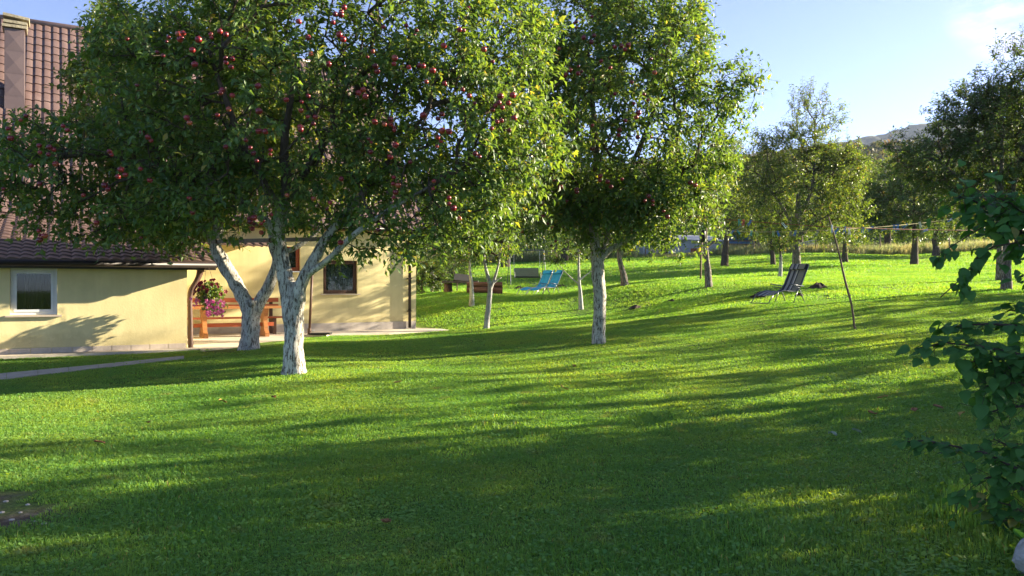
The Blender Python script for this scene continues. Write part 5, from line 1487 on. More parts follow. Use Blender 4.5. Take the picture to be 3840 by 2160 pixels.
# rustic table and log bench
LOG = mat_noise('reddish_log', [(0.3, (0.075, 0.036, 0.024)), (0.6, (0.14, 0.072, 0.046)), (0.8, (0.20, 0.125, 0.085))], 6, 0.85, 0.4, stretch=(0.6, 4, 4))
SLATE = mat_noise('dark_slab', [(0.3, (0.035, 0.033, 0.032)), (0.7, (0.085, 0.08, 0.078))], 6, 0.7, 0.2)
b = base_at(1152, 737, 33)
o = tag(empty('rustic_table', b), 'rustic dark slab table on two thick stumps near the house corner', 'table')
mb = MB(); mb.box((0.1, 0, 0.44), (1.5, 0.7, 0.10)); mb.build('table_top', SLATE, o)
for x in (-0.42, 0.55):
    mb = MB(); limb_mesh(mb, [Vector((x, 0, -0.05)), Vector((x, 0, 0.2)), Vector((x, 0, 0.379))], [0.2, 0.175, 0.18], sides=12, gnarl=0.08, step=0.1, seed=4); mb.build('stump_leg', BROWNWOOD, o, smooth=True)
b2 = base_at(1158, 730, 34.6)
o = tag(empty('fire_pit_lid', b2), 'tilted grey board propped behind the rustic table', 'board')
mb = MB(); mb.box((0.1, 0, 0.62), (0.75, 0.6, 0.04), Matrix.Rotation(0.5, 3, 'X') @ Matrix.Rotation(0.12, 3, 'Y')); mb.build('board', mat_plain('grey_board', (0.028, 0.028, 0.028), 0.9), o)
for x in (-0.15, 0.35):
    mb = MB(); mb.tube([(x, 0.1, 0), (x, 0.1, 0.66)], 0.03, 6); mb.build('prop', BROWNWOOD, o)
b3 = base_at(1220, 738, 32.4)
o = tag(empty('log_bench', b3), 'low bench of stacked reddish logs beside the rustic table', 'bench')
for i, (dy, z, rr) in enumerate([(0.0, 0.13, 0.13), (0.05, 0.37, 0.115), (0.42, 0.14, 0.13)]):
    mb = MB(); limb_mesh(mb, [Vector((-0.75, dy, z)), Vector((0, dy, z + 0.01)), Vector((0.72, dy, z))], [rr, rr * 0.95, rr], sides=12, gnarl=0.05, step=0.15, seed=8 + i)
    mb.add([(-0.75, dy, z + rr * 0.0)] + [(-0.75, dy + rr * math.cos(k * 0.5236), z + rr * math.sin(k * 0.5236)) for k in range(12)], [(0, 1 + (k + 1) % 12, 1 + k) for k in range(12)])
    mb.build('log', LOG, o, smooth=False)
for x in (-0.62, 0.58):
    mb = MB(); mb.box((x, 0.2, 0.02), (0.16, 0.8, 0.1)); mb.build('bearer', LOG, o)

# ------------------------------------------------------------------ clothes lines
POLE = mat_noise('peeled_stick', [(0.3, (0.10, 0.065, 0.04)), (0.7, (0.22, 0.15, 0.10))], 8, 0.8, 0.3, stretch=(3, 3, 0.6))
b = base_at(2150, 828, 16)
top = at(2084, 545, 16.3)
hook = at(2093, 573, 16.25)
o = tag(empty('prop_pole', b), 'long thin crooked stick propping up the clothes lines', 'pole')
pts = [b, at(2143, 770, 16.05), at(2131, 725, 16.1), at(2120, 680, 16.15), at(2110, 635, 16.2), hook, top]
mb = MB(); limb_mesh(mb, [p - b for p in pts], [0.024, 0.022, 0.022, 0.021, 0.019, 0.017, 0.010], sides=8, gnarl=0.10, step=0.12, seed=5); mb.build('stick', POLE, o, smooth=True)
mb = MB(); mb.tube([hook - b + Vector((-0.006, -0.004, -0.1)), hook - b + Vector((0.0, -0.004, 0.06))], 0.021, 8); mb.build('white_tape', PVC, o)
mb = MB(); mb.tube([b - b, at(2151, 822, 16.0) - b], 0.03, 8); mb.build('pointed_foot', POLE, o)
WIREY = mat_plain('yellow_line', (0.46, 0.40, 0.18), 0.8); WIRER = mat_plain('red_line', (0.30, 0.09, 0.05), 0.6); WIREB = mat_plain('tan_line', (0.12, 0.085, 0.055), 0.8)
def sag_line(pts, sag, n=14):
    out = []
    for i in range(len(pts) - 1):
        for k in range(n):
            t = k / n
            p = pts[i].lerp(pts[i + 1], t); p.z -= 4 * sag * t * (1 - t) * (pts[i + 1] - pts[i]).length / 10
            out.append(p)
    out.append(pts[-1]); return out
L_RED = sag_line([at4(2520, 806, 17.4), at4(3118, 852, 16.25), at4(3860, 866, 18.5)], 0.03)
L_YEL = sag_line([at4(2648, 858, 26.6), at4(3122, 862, 16.25), at4(3600, 818, 19.0)], 0.07)
L_TAN = sag_line([at4(3130, 852, 16.25), at4(3420, 862, 17.5), at4(3700, 862, 19.0)], 0.01)
for nm, ln, mt, lab in (('clothes_line', L_RED, WIRER, 'reddish upper clothes line running from the mid lawn tree to the right'), ('clothes_line', L_YEL, WIREY, 'yellow lower clothes line, most of the pegs hang on it'), ('clothes_line', L_TAN, WIREB, 'tan clothes line right of the prop pole, almost level')):
    mb = MB(); mb.tube(ln, 0.0075 if mt is not WIREB else 0.006, 5); ob = mb.build(nm, mt, None); tag(ob, lab, 'clothes line', 'clothes lines')
# pulley where the yellow line is tied
b = at4(2636, 880, 26.7)
o = tag(empty('line_pulley', b), 'black pulley bracket tied to the slender pale trunked tree', 'pulley')
BLACK = mat_plain('black_plastic', (0.008, 0.008, 0.009), 0.5)
mb = MB(); mb.tube([(0, 0, -0.25), (0.0, 0, 0.05), (0.03, -0.02, 0.17)], [0.14, 0.15, 0.09], 10, flat=0.6); mb.build('wheel_housing', BLACK, o, smooth=True)
mb = MB(); mb.tube([(0.03, 0, 0.12), (0.0, 0, 0.30)], 0.025, 6); mb.build('tie', PVC, o)
PEG = {}
for nm, c in {'turquoise': (0.05, 0.38, 0.42), 'blue': (0.04, 0.17, 0.45), 'pale green': (0.42, 0.52, 0.22), 'crimson': (0.55, 0.02, 0.06), 'white': (0.6, 0.62, 0.55), 'grey': (0.25, 0.25, 0.22), 'pale blue': (0.40, 0.55, 0.58)}.items():
    PEG[nm] = mat_plain(nm.replace(' ', '_') + '_peg', c, 0.45, var=0.05)
def peg_mesh():
    mb = MB()
    for s in (-1, 1):
        mb.add([(s * 0.004, -0.006, 0.02), (s * 0.012, -0.006, 0.02), (s * 0.011, -0.006, -0.035), (s * 0.003, -0.006, -0.035), (s * 0.016, -0.006, -0.075), (s * 0.009, -0.006, -0.075)] +
               [(s * 0.004, 0.006, 0.02), (s * 0.012, 0.006, 0.02), (s * 0.011, 0.006, -0.035), (s * 0.003, 0.006, -0.035), (s * 0.016, 0.006, -0.075), (s * 0.009, 0.006, -0.075)],
               quads=[(0, 1, 2, 3), (3, 2, 4, 5), (9, 8, 7, 6), (11, 10, 8, 9), (0, 6, 7, 1), (1, 7, 8, 2), (2, 8, 10, 4), (3, 9, 6, 0), (5, 11, 9, 3), (4, 10, 11, 5)])
    return mb.mesh('clothes_peg')
PEGS = {k: peg_mesh() for k in PEG}
for k in PEG: PEGS[k].materials.append(PEG[k])
ORD = ['first', 'second', 'third', 'fourth', 'fifth', 'sixth', 'seventh', 'eighth', 'ninth', 'tenth', 'eleventh', 'twelfth', 'thirteenth', 'fourteenth', 'fifteenth', 'sixteenth', 'seventeenth', 'eighteenth']
def pegs(line, lname, items, size=1.0):
    for i, (x4, col, tilt) in enumerate(items):
        best = min(range(len(line) - 1), key=lambda k: 0 if (line[k].x / line[k].y - (x4 - 1920) / FPX) * (line[k + 1].x / line[k + 1].y - (x4 - 1920) / FPX) <= 0 else 1)
        a, c = line[best], line[best + 1]
        ra, rc = a.x / a.y, c.x / c.y
        t = ((x4 - 1920) / FPX - ra) / (rc - ra) if abs(rc - ra) > 1e-9 else 0.5
        p = a.lerp(c, min(max(t, 0), 1))
        ob = bpy.data.objects.new('clothes_peg', PEGS[col]); ob.location = p
        ob.rotation_euler = (random.uniform(-0.2, 0.2), tilt, random.uniform(-0.5, 0.5)); s = size * p.y / 16.0
        ob.scale = (1.7 * size, 1.5 * size, 1.4 * size)
        link(ob); tag(ob, '%s clothes peg, %s peg from the left on the %s line' % (col, ORD[i], lname), 'clothes peg', 'pegs on the clothes lines')
pegs(L_RED, 'reddish upper', [(2602, 'turquoise', 0.4), (2681, 'pale green', 1.4), (2772, 'turquoise', -0.1), (2788, 'crimson', 0.1), (2815, 'blue', 0.7), (2936, 'pale blue', -0.7), (3168, 'blue', 0.1), (3236, 'blue', 0.1), (3475, 'blue', 1.3)], 1.05)
pegs(L_YEL, 'yellow lower', [(2694, 'grey', 0.8), (2750, 'blue', 0.8), (2767, 'turquoise', -0.8), (2818, 'turquoise', 0.1), (2837, 'pale green', -0.4), (2900, 'pale green', 0), (2917, 'blue', -0.3), (2966, 'grey', 0), (2984, 'blue', 0.3), (3068, 'grey', 0.5), (3140, 'blue', 0.7), (3184, 'white', 0), (3270, 'blue', 0.9), (3353, 'blue', 0), (3366, 'blue', 0), (3400, 'blue', 0.9), (3449, 'white', -0.4), (3566, 'blue', 1.2)], 1.1)
pegs(L_TAN, 'tan', [(3320, 'blue', 1.3), (3460, 'grey', 0.2), (3688, 'blue', 0.2)])

# ------------------------------------------------------------------ far outbuildings and fence
GREYW = mat_noise('grey_block_wall', [(0.3, (0.42, 0.44, 0.48)), (0.7, (0.56, 0.58, 0.62))], 3, 0.9)
BEIGE = mat_noise('beige_render', [(0.3, (0.46, 0.39, 0.31)), (0.7, (0.58, 0.50, 0.41))], 3, 0.9, 0.3)
BRICK = mat_noise('orange_door_boards', [(0.3, (0.30, 0.09, 0.04)), (0.7, (0.46, 0.17, 0.07))], 5, 0.8)
CORR = mat_plain('grey_sheet_roof', (0.26, 0.27, 0.29), 0.5, 0.3)
TARP = mat_plain('blue_tarpaulin', (0.10, 0.22, 0.48), 0.6)
DSH = 72.0
def shed_view(x4a, x4b, ytop, ybot, d):
    a, c = at4(x4a, ybot, d), at4(x4b, ytop, d)
    return a.x, c.x, gz((a.x + c.x) / 2, d), c.z
o = tag(empty('outbuilding', (at4(2500, 980, DSH).x, DSH, gz(at4(2500, 980, DSH).x, DSH))), 'long low grey outbuilding with beige pier and orange door beyond the dry weeds', 'shed')
def osub(name, xa, xb, yt, mat, dy=0.0, depth=0.3):
    x0, x1 = at4(xa, 0, DSH).x - o.location.x, at4(xb, 0, DSH).x - o.location.x
    zt = at4(xa, yt, DSH).z - o.location.z
    mb = MB(); mb.bbox((x0, -depth + dy, -0.4), (x1, dy, zt)); return mb.build(name, mat, o)
osub('wall', 2412, 2446, 905, GREYW, 0.05); osub('pier', 2437.5, 2475, 910, BEIGE, -0.25); osub('wall', 2475.5, 2590, 898, GREYW, 0.0); osub('door', 2587, 2612, 932, BRICK, -0.31, 0.06); osub('door', 2613, 2640, 932, BRICK, -0.31, 0.06)
osub('wall', 2591, 2700, 915, GREYW, 0.02)
osub('rear_wall', 2412, 2700, 905, GREYW, 4.0)
x0, x1 = at4(2400, 0, DSH).x - o.location.x, at4(2712, 0, DSH).x - o.location.x
zt = at4(2500, 893, DSH).z - o.location.z
mb = MB(); mb.add([(x0, -0.5, zt), (x1, -0.5, zt - 0.3), (x1, 4.3, zt + 0.5), (x0, 4.3, zt + 0.7), (x0, -0.5, zt - 0.08), (x1, -0.5, zt - 0.38), (x1, 4.3, zt + 0.42), (x0, 4.3, zt + 0.62)], quads=[(0, 1, 2, 3), (7, 6, 5, 4), (0, 4, 5, 1), (1, 5, 6, 2), (2, 6, 7, 3), (3, 7, 4, 0)]); mb.build('roof', CORR, o)
# stack under a blue tarpaulin
pt = at4(2785, 960, 71)
b = Vector((pt.x, 71, gz(pt.x, 71)))
o = tag(empty('covered_stack', b), 'wood stack under a bright blue tarpaulin behind the dry weeds', 'wood stack')
h = at4(2785, 900, 71).z - b.z
mb = MB(); mb.bbox((-1.3, 0.2, -0.3), (1.3, 1.8, h)); mb.build('stack', GREYWOOD, o)
hh = at4(2785, 872, 71).z - b.z
mb = MB(); mb.add([(-1.4, 0.0, h - 0.3), (1.4, 0.0, h - 0.35), (1.2, 1.0, hh), (-1.2, 1.0, hh), (1.4, 2.0, h - 0.3), (-1.4, 2.0, h - 0.3)], quads=[(0, 1, 2, 3), (3, 2, 4, 5)], tris=[(0, 3, 5), (1, 4, 2)]); mb.build('tarpaulin', TARP, o)
# small grey shed
pt = at4(3035, 950, 70)
b = Vector((pt.x, 70, gz(pt.x, 70)))
o = tag(empty('garden_shed', b), 'small grey shed with pitched sheet roof behind the tall pointed tree', 'shed')
h = at4(3035, 910, 70).z - b.z; hr = at4(3035, 885, 70).z - b.z
mb = MB(); mb.bbox((-0.75, 0, -0.3), (0.75, 2, h)); mb.build('wall', GREYW, o)
mb = MB(); mb.add([(-0.95, -0.2, h - 0.1), (0.95, -0.2, h + 0.25), (0.95, 2.2, h + 0.25), (-0.95, 2.2, h - 0.1), (-0.95, -0.2, h - 0.03), (0.95, -0.2, h + 0.32), (0.95, 2.2, h + 0.32), (-0.95, 2.2, h - 0.03)], quads=[(3, 2, 1, 0), (4, 5, 6, 7), (0, 1, 5, 4), (1, 2, 6, 5), (2, 3, 7, 6), (3, 0, 4, 7)]); mb.build('roof', CORR, o)
mb = MB(); mb.bbox((-0.3, -0.05, -0.2), (0.3, -0.003, h - 0.35)); mb.build('door', GREYWOOD, o)
# pale weathered fence posts in the weeds
ORDP = ['first', 'second', 'third', 'fourth', 'fifth', 'sixth', 'seventh', 'eighth', 'ninth', 'tenth']
for i, x4 in enumerate([2300, 2420, 2720, 2826, 2846, 2920, 3060, 3300, 3440, 3560]):
    p = at4(x4, 960, 63.5 + (i % 3) * 0.6); z = gz(p.x, p.y)
    mb = MB(); mb.tube([(0, 0, -0.3), (0.01, 0, 0.6), (0.03 * (i % 3 - 1), 0, 1.25 + 0.12 * (i % 4))], [0.07, 0.065, 0.05], 7)
    ob = mb.build('fence_post', GREYWOOD, None); ob.location = (p.x, p.y, z)
    tag(ob, 'weathered fence post in the dry weeds, %s from the left' % ORDP[i], 'fence post', 'fence posts in the weeds')
# stake tied to the slender tree
b = base_at(1762, 696, 30)
mb = MB(); mb.tube([(0, 0, -0.1), (0.02, 0, 0.9), (0.06, 0, 1.6)], [0.045, 0.04, 0.035], 7); ob = mb.build('tree_stake', GREYWOOD, None, smooth=True); ob.location = b
tag(ob, 'thin grey stake left of the slender pale trunked tree', 'stake')

# ------------------------------------------------------------------ molehills, windfalls, leaves, stones
EARTH = mat_noise('dark_earth', [(0.3, (0.022, 0.014, 0.010)), (0.7, (0.075, 0.048, 0.034))], 14, 0.98, 0.8, 40)
MOLE = [(1912, 744, 23, 0.32, 'molehill of dark earth left of the striped recliner'), (2058, 728, 24.5, 0.36, 'molehill of dark earth right of the striped recliner'), (1600, 755, 25, 0.24, 'flat brown molehill between the mid lawn tree and the slender tree'),
        (1690, 757, 25, 0.16, 'smallest dark molehill below the slender pale trunked tree'), (1305, 722, 37, 0.3, 'dark molehill near the garden swing'), (1412, 722, 37, 0.3, 'dark molehill right of the blue loungers'), (2012, 742, 22.5, 0.18, 'low molehill just behind the striped recliner')]
for i, (x, y, d, rr, lab) in enumerate(MOLE):
    b = base_at(x, y, d); r = np.random.default_rng(500 + i)
    mb = MB(); n = 14; rings = [(1.0, -0.03), (0.8, 0.10), (0.5, 0.30), (0.2, 0.42)]; vs = []
    for f, z in rings:
        for k in range(n):
            a = 6.283 * k / n; g = 1 + r.normal(0, 0.13)
            vs.append((math.cos(a) * rr * f * g, math.sin(a) * rr * f * g, z * rr * (1 + r.normal(0, 0.15))))
    vs.append((0, 0, rr * 0.44)); c = len(vs) - 1
    mb.add(vs, [(c, 3 * n + k, 3 * n + (k + 1) % n) for k in range(n)], [(j * n + k, j * n + (k + 1) % n, (j + 1) * n + (k + 1) % n, (j + 1) * n + k) for j in range(3) for k in range(n)])
    ob = mb.build('molehill', EARTH, None); ob.location = b; tag(ob, lab, 'molehill', 'molehills on the meadow')
def ground_hit(x, y):
    d = 1.5 * FPX / max(y * S4 - 1080, 20)
    for _ in range(12):
        x0 = (x * S4 - 1920) / FPX * d
        d = 0.5 * d + 0.5 * (-gz(x0, d) * FPX / (y * S4 - 1080))
    x0 = (x * S4 - 1920) / FPX * d
    return Vector((x0, d, gz(x0, d)))
BROWN_LEAF = mat_noise('withered_leaf', [(0.3, (0.16, 0.07, 0.03)), (0.7, (0.32, 0.17, 0.07))], 12, 0.8)
YEL_LEAF = mat_noise('yellow_leaf', [(0.3, (0.36, 0.22, 0.05)), (0.7, (0.48, 0.33, 0.09))], 12, 0.8)
PALE_L = mat_noise('pale_underside_leaf', [(0.3, (0.20, 0.25, 0.16)), (0.7, (0.32, 0.37, 0.26))], 12, 0.8)
def dead_leaf(seed, L_=0.09, W_=0.055):
    r = np.random.default_rng(seed); vs = []; n = 5
    for i in range(n + 1):
        t = i / n; w = W_ * math.sin(math.pi * min(1, t * 0.92 + 0.06)) * 0.5
        z = 0.012 * math.sin(t * 3 + seed) + r.normal(0, 0.003)
        vs += [((t - 0.5) * L_, -w, z + 0.016 + r.normal(0, 0.003)), ((t - 0.5) * L_, 0, z), ((t - 0.5) * L_, w, z + 0.016 + r.normal(0, 0.003))]
    return np_mesh('fallen_leaf', vs, quads=[(3 * i + k, 3 * i + 3 + k, 3 * i + 4 + k, 3 * i + 1 + k) for i in range(n) for k in (0, 1)])
WIND = [(2195, 1050, 'b', 'dark brown fallen leaf left of the pair of leaves on the shaded lawn'), (2300, 1043, 'b', 'small brown fallen leaf between the two dark leaves near the bush'), (2360, 1037, 'b', 'brown fallen leaf nearest the tip of the right bush'), (2420, 1055, 'y', 'large yellow fallen leaf beside the right bush'),
        (2095, 1107, 'w', 'pale upturned leaf left of the lower bush branch'), (2155, 1097, 'w', 'pale upturned leaf closest to the lower bush branch'), (1445, 928, 'b', 'brown leaf below the mid lawn tree'), (1420, 985, 'y', 'yellow leaf on the sunny lawn below the mid lawn tree'), (560, 1020, 'y', 'orange leaf on the sunny lawn left of centre'),
        (375, 1075, 'b', 'tan leaf at the edge of the big shadow'), (250, 1128, 'b', 'tan leaf just inside the big shadow at left'), (690, 1010, 'b', 'dark leaf on the sunny lawn under the front tree'), (1000, 970, 'y', 'pale yellow leaf on the sunny lawn right of the front tree'), (970, 1330, 'b', 'brown leaf in the deep shade at the bottom'),
        (2220, 1010, 'y', 'tiny yellow leaf far up the shaded lawn')]
for i, (x, y, k, lab) in enumerate(WIND):
    p = ground_hit(x, y)
    if k == 'a':
        ob = bpy.data.objects.new('fallen_apple', APPLE_ME); ob.location = p + Vector((0, 0, 0.05)); ob.rotation_euler = (1.2, 0.4, i)
        link(ob); tag(ob, lab, 'apple')
    else:
        me = dead_leaf(600 + i, 0.12 if k == 'y' else 0.10, 0.07); me.materials.append({'b': BROWN_LEAF, 'y': YEL_LEAF, 'w': PALE_L}[k])
        ob = bpy.data.objects.new('fallen_leaf', me); ob.location = p + Vector((0, 0, 0.05)); ob.rotation_euler = (random.uniform(-.3, .3), random.uniform(-.3, .3), i * 1.3)
        link(ob); tag(ob, lab, 'leaf')
STONE = mat_noise('pale_limestone', [(0.3, (0.24, 0.23, 0.21)), (0.6, (0.42, 0.40, 0.36)), (0.75, (0.14, 0.16, 0.10))], 9, 0.9, 0.8, 24)
def rock(name, label, loc, rad, seed, cat='rock', mat=None, sub=3, group=None):
    bm = bmesh.new(); bmesh.ops.create_icosphere(bm, subdivisions=sub, radius=1)
    r = np.random.default_rng(seed); ds = unit(r.normal(size=(9, 3)))
    for v in bm.verts:
        p = np.array(v.co); s = 1.0
        for d in ds:
            s = min(s, 0.78 / max(1e-3, p @ d)) if p @ d > 0.70 else s
        v.co = Vector(p * s * (1 + 0.05 * math.sin(p[0] * 9 + seed) * math.sin(p[1] * 8) * math.cos(p[2] * 10) + r.normal(0, 0.012)))
        v.co = Vector((v.co.x * rad[0], v.co.y * rad[1], v.co.z * rad[2]))
    me = bpy.data.meshes.new(name); bm.to_mesh(me); bm.free(); me.materials.append(mat or STONE)
    ob = bpy.data.objects.new(name, me); ob.location = loc; link(ob); tag(ob, label, cat, group); return ob
p = ground_hit(2638, 1456)
rock('rock', 'pale limestone rock in the bottom right corner under the bush', Vector((p.x, p.y, p.z + 0.08)), (0.17, 0.15, 0.16), 5, sub=4)
r = np.random.default_rng(9)
places = ['at the left frame edge', 'in the middle', 'near its grassy rim', 'at its lower side', 'at its upper side', 'beside the tuft', 'at its right end']
for i, (x, y) in enumerate([(15, 1262), (52, 1290), (88, 1312), (30, 1308), (70, 1270), (110, 1318), (5, 1290)]):
    p = ground_hit(x, y); s = 0.018 + 0.012 * r.random()
    rock('pebble', 'small pale pebble on the bare earth patch, %s' % places[i], Vector((p.x, p.y, p.z + 0.001)), (s * 0.9, s * 0.7, s * 0.4), 40 + i, 'pebble', PATHM, sub=1, group='pebbles on the bare earth')

# ------------------------------------------------------------------ bush at the right edge: every leaf its own piece
BUSHLEAF = mat_leaf('hazel_leaf', [(0.0, (0.045, 0.125, 0.034)), (0.6, (0.075, 0.180, 0.046)), (0.93, (0.110, 0.220, 0.050)), (1.0, (0.25, 0.30, 0.06))], (1.8, 2.0, 0.7), 0.36, 0.62, objrand=True, gloss=0.2)
YBUSH = mat_leaf('yellowing_hazel_leaf', [(0.0, (0.10, 0.14, 0.03)), (1.0, (0.22, 0.20, 0.05))], (1.8, 1.8, 0.8), 0.35, 0.5, objrand=True)
def hazel_leaf(seed, mat):
    r = np.random.default_rng(seed)
    n = 8; L_, W_ = 1.0, 0.78
    mid, le, ri, hl, hr = [], [], [], [], []
    curl = r.uniform(0.15, 0.4); cup = r.uniform(0.08, 0.22)
    for i in range(n + 1):
        t = i / n
        w = W_ / 2 * (math.sin(math.pi * t ** 0.75) ** 0.8 if 0 < t < 1 else 0.0)
        w *= 1 + (0.07 if i % 2 else -0.03)
        z = -curl * t * t
        mid.append((t, 0, z)); 
        for s, arr, f in ((1, le, 1.0), (-1, ri, 1.0), (1, hl, 0.5), (-1, hr, 0.5)):
            arr.append((t - (0.05 * f if 0 < t < 1 else 0), s * w * f, z + cup * w * f + 0.02 * f * math.sin(i * 2.2 + seed)))
    vs = mid + le + ri + hl + hr; m_ = n + 1; qs = []
    for i in range(n):
        qs += [(i, i + 1, 3 * m_ + i + 1, 3 * m_ + i), (3 * m_ + i, 3 * m_ + i + 1, m_ + i + 1, m_ + i), (i + 1, i, 4 * m_ + i, 4 * m_ + i + 1), (4 * m_ + i + 1, 4 * m_ + i, 2 * m_ + i, 2 * m_ + i + 1)]
    me = np_mesh('leaf', vs, quads=qs, smooth=True); me.materials.append(mat); return me
HZ = [hazel_leaf(s, BUSHLEAF) for s in range(7)]; HY = [hazel_leaf(s + 20, YBUSH) for s in range(2)]
bb_ = ground_hit(2680, 1330)
bush = tag(empty('hazel_bush', bb_), 'dark large-leaved bush reaching in from the right edge of the picture', 'bush')
rb = random.Random(3)
stem = MB()
n_leaf = 0
REST_V, REST_Q, N_OBJ = [], [], [0]
def bush_leaf(p, direc, size, yellow=False):
    global n_leaf
    n_leaf += 1
    d = Vector(direc).normalized(); size *= 0.88
    nrm = Vector((rb.gauss(0, 0.35), rb.gauss(-0.35, 0.35), 1.0)); nrm = (nrm - d * nrm.dot(d)).normalized()
    yv = nrm.cross(d)
    me = rb.choice(HY if yellow else HZ); rot = Matrix((d, yv, nrm)).transposed(); wy = rb.uniform(0.85, 1.15)
    if n_leaf % 10 >= 3 or N_OBJ[0] >= 290:
        # beyond the countable ones the inner leaves are one mass
        base_i = len(REST_V)
        for v in me.vertices:
            REST_V.append(tuple(rot @ Vector((v.co.x * size, v.co.y * size * wy, v.co.z * size)) + p - bb_))
        for pl in me.polygons: REST_Q.append(tuple(i + base_i for i in pl.vertices))
        return
    N_OBJ[0] += 1
    ob = bpy.data.objects.new('leaf', me); ob.location = p - bb_
    ob.rotation_mode = 'QUATERNION'; ob.rotation_quaternion = rot.to_quaternion()
    ob.scale = (size, size * wy, size)
    link(ob, bush)
def spray(pts, n_, size=0.085, r0=0.012, start=0.15, yellow=0.0, hang=0.5, spreadf=0.07):
    n = int(n_ * 2.3)
    P = [at(*q) for q in pts]
    ln = []
    for i in range(len(P) - 1):
        for k in range(6): ln.append(P[i].lerp(P[i + 1], k / 6))
    ln.append(P[-1])
    stem.tube([p - bb_ for p in ln], [r0 * (1 - 0.75 * i / (len(ln) - 1)) for i in range(len(ln))], 6)
    for j in range(n):
        t = start + (1 - start) * (j + rb.random() * 0.8) / n
        f = min(t, 0.999) * (len(ln) - 1); k = int(f)
        p = ln[k].lerp(ln[k + 1], f - k)
        ax = (ln[k + 1] - ln[k]).normalized()
        s = 1 if j % 2 else -1
        side = ax.cross(Vector((0, 0, 1))).normalized() * s
        d = ax * 0.6 + side * rb.uniform(0.5, 1.0) + Vector((rb.gauss(0, .25), rb.gauss(0, .25), -hang * rb.uniform(0.2, 1.3)))
        pet = p + d.normalized() * 0.02 + Vector((rb.gauss(0, spreadf), rb.gauss(0, spreadf), rb.gauss(0, spreadf))) * 0.5
        if (pet - p).length > 0.03: stem.tube([p - bb_, pet - bb_], 0.0016, 3, cap=False)
        bush_leaf(pet, d, size * rb.uniform(0.65, 1.25), rb.random() < yellow)
# main stems, rooted at the bush base outside the frame
root4 = [(2690, 1335, 5.0)]
def main(pts, r0=0.022):
    P = [at(*q) - bb_ for q in pts]; P[0] = Vector((P[0].x, P[0].y, 0 if abs(P[0].z) < 0.4 else P[0].z))
    stem.tube(P, [r0 * (1 - 0.6 * i / (len(P) - 1)) for i in range(len(P))], 7)
main([(2680, 1330, 5.1), (2655, 1150, 5.0), (2640, 950, 5.0), (2625, 700, 5.1), (2600, 560, 5.2)])
main([(2660, 1340, 4.9), (2620, 1240, 4.85), (2560, 1170, 4.8)], 0.014)
main([(2690, 1340, 5.2), (2660, 1180, 5.2), (2640, 1050, 5.2)], 0.016)
# upper sprays
spray([(2620, 640, 5.2), (2560, 575, 5.2), (2500, 530, 5.2), (2440, 500, 5.25), (2410, 495, 5.25)], 34, 0.10, hang=0.7, spreadf=0.16)
spray([(2640, 620, 5.1), (2590, 545, 5.05), (2540, 510, 5.05), (2490, 490, 5.05)], 26, 0.10, hang=0.6, spreadf=0.16)
spray([(2620, 650, 5.3), (2570, 600, 5.3), (2530, 590, 5.3)], 16, 0.095, hang=0.9, spreadf=0.14)
spray([(2500, 555, 5.2), (2440, 590, 5.2), (2385, 625, 5.2), (2350, 645, 5.2)], 7, 0.085, 0.006, start=0.55, yellow=0.25, hang=1.2, spreadf=0.03)
spray([(2560, 610, 5.15), (2500, 620, 5.15), (2460, 645, 5.15), (2430, 690, 5.15), (2415, 730, 5.15)], 17, 0.085, 0.007, start=0.3, hang=1.4, spreadf=0.04)
stem.tube([at(2430, 690, 5.15) - bb_, at(2366, 748, 5.15) - bb_], 0.004, 5)
spray([(2640, 740, 5.0), (2590, 700, 5.0), (2572, 690, 5.0)], 5, 0.08, 0.006, hang=1.2)
# middle sprays
spray([(2650, 880, 5.0), (2570, 820, 5.0), (2490, 815, 5.0), (2420, 818, 5.0), (2365, 828, 5.0)], 26, 0.085, hang=0.25, spreadf=0.05)
spray([(2650, 930, 4.9), (2560, 890, 4.85), (2470, 872, 4.85), (2380, 862, 4.85), (2305, 876, 4.85)], 32, 0.085, hang=0.25, spreadf=0.05)
spray([(2650, 800, 5.1), (2590, 790, 5.1), (2540, 780, 5.1)], 10, 0.085, hang=0.3)
spray([(2660, 960, 4.95), (2570, 920, 4.95), (2480, 905, 4.95), (2420, 915, 4.95)], 24, 0.10, hang=0.6, spreadf=0.12)
spray([(2660, 1000, 4.9), (2580, 970, 4.9), (2520, 960, 4.9), (2470, 975, 4.9)], 22, 0.095, hang=0.7, spreadf=0.14)
spray([(2660, 1050, 4.9), (2590, 1020, 4.9), (2530, 1025, 4.9), (2480, 1040, 4.9)], 18, 0.085, hang=0.5, spreadf=0.12)
# lower sprays
spray([(2640, 1230, 4.7), (2560, 1180, 4.7), (2480, 1140, 4.65), (2400, 1122, 4.65), (2330, 1108, 4.65), (2272, 1112, 4.65)], 34, 0.078, hang=0.3, spreadf=0.05)
spray([(2640, 1180, 4.8), (2560, 1130, 4.8), (2500, 1105, 4.8)], 16, 0.085, hang=0.5, spreadf=0.1)
spray([(2640, 1280, 4.7), (2560, 1220, 4.7), (2500, 1200, 4.7), (2440, 1205, 4.7)], 18, 0.08, hang=0.6, spreadf=0.1)
spray([(2620, 1310, 4.75), (2540, 1270, 4.75), (2470, 1255, 4.75), (2400, 1268, 4.75)], 15, 0.078, 0.007, yellow=0.75, hang=0.6, spreadf=0.08)
spray([(2640, 1330, 4.8), (2560, 1310, 4.8), (2500, 1310, 4.8)], 14, 0.08, 0.007, yellow=0.15, hang=0.3, spreadf=0.1)
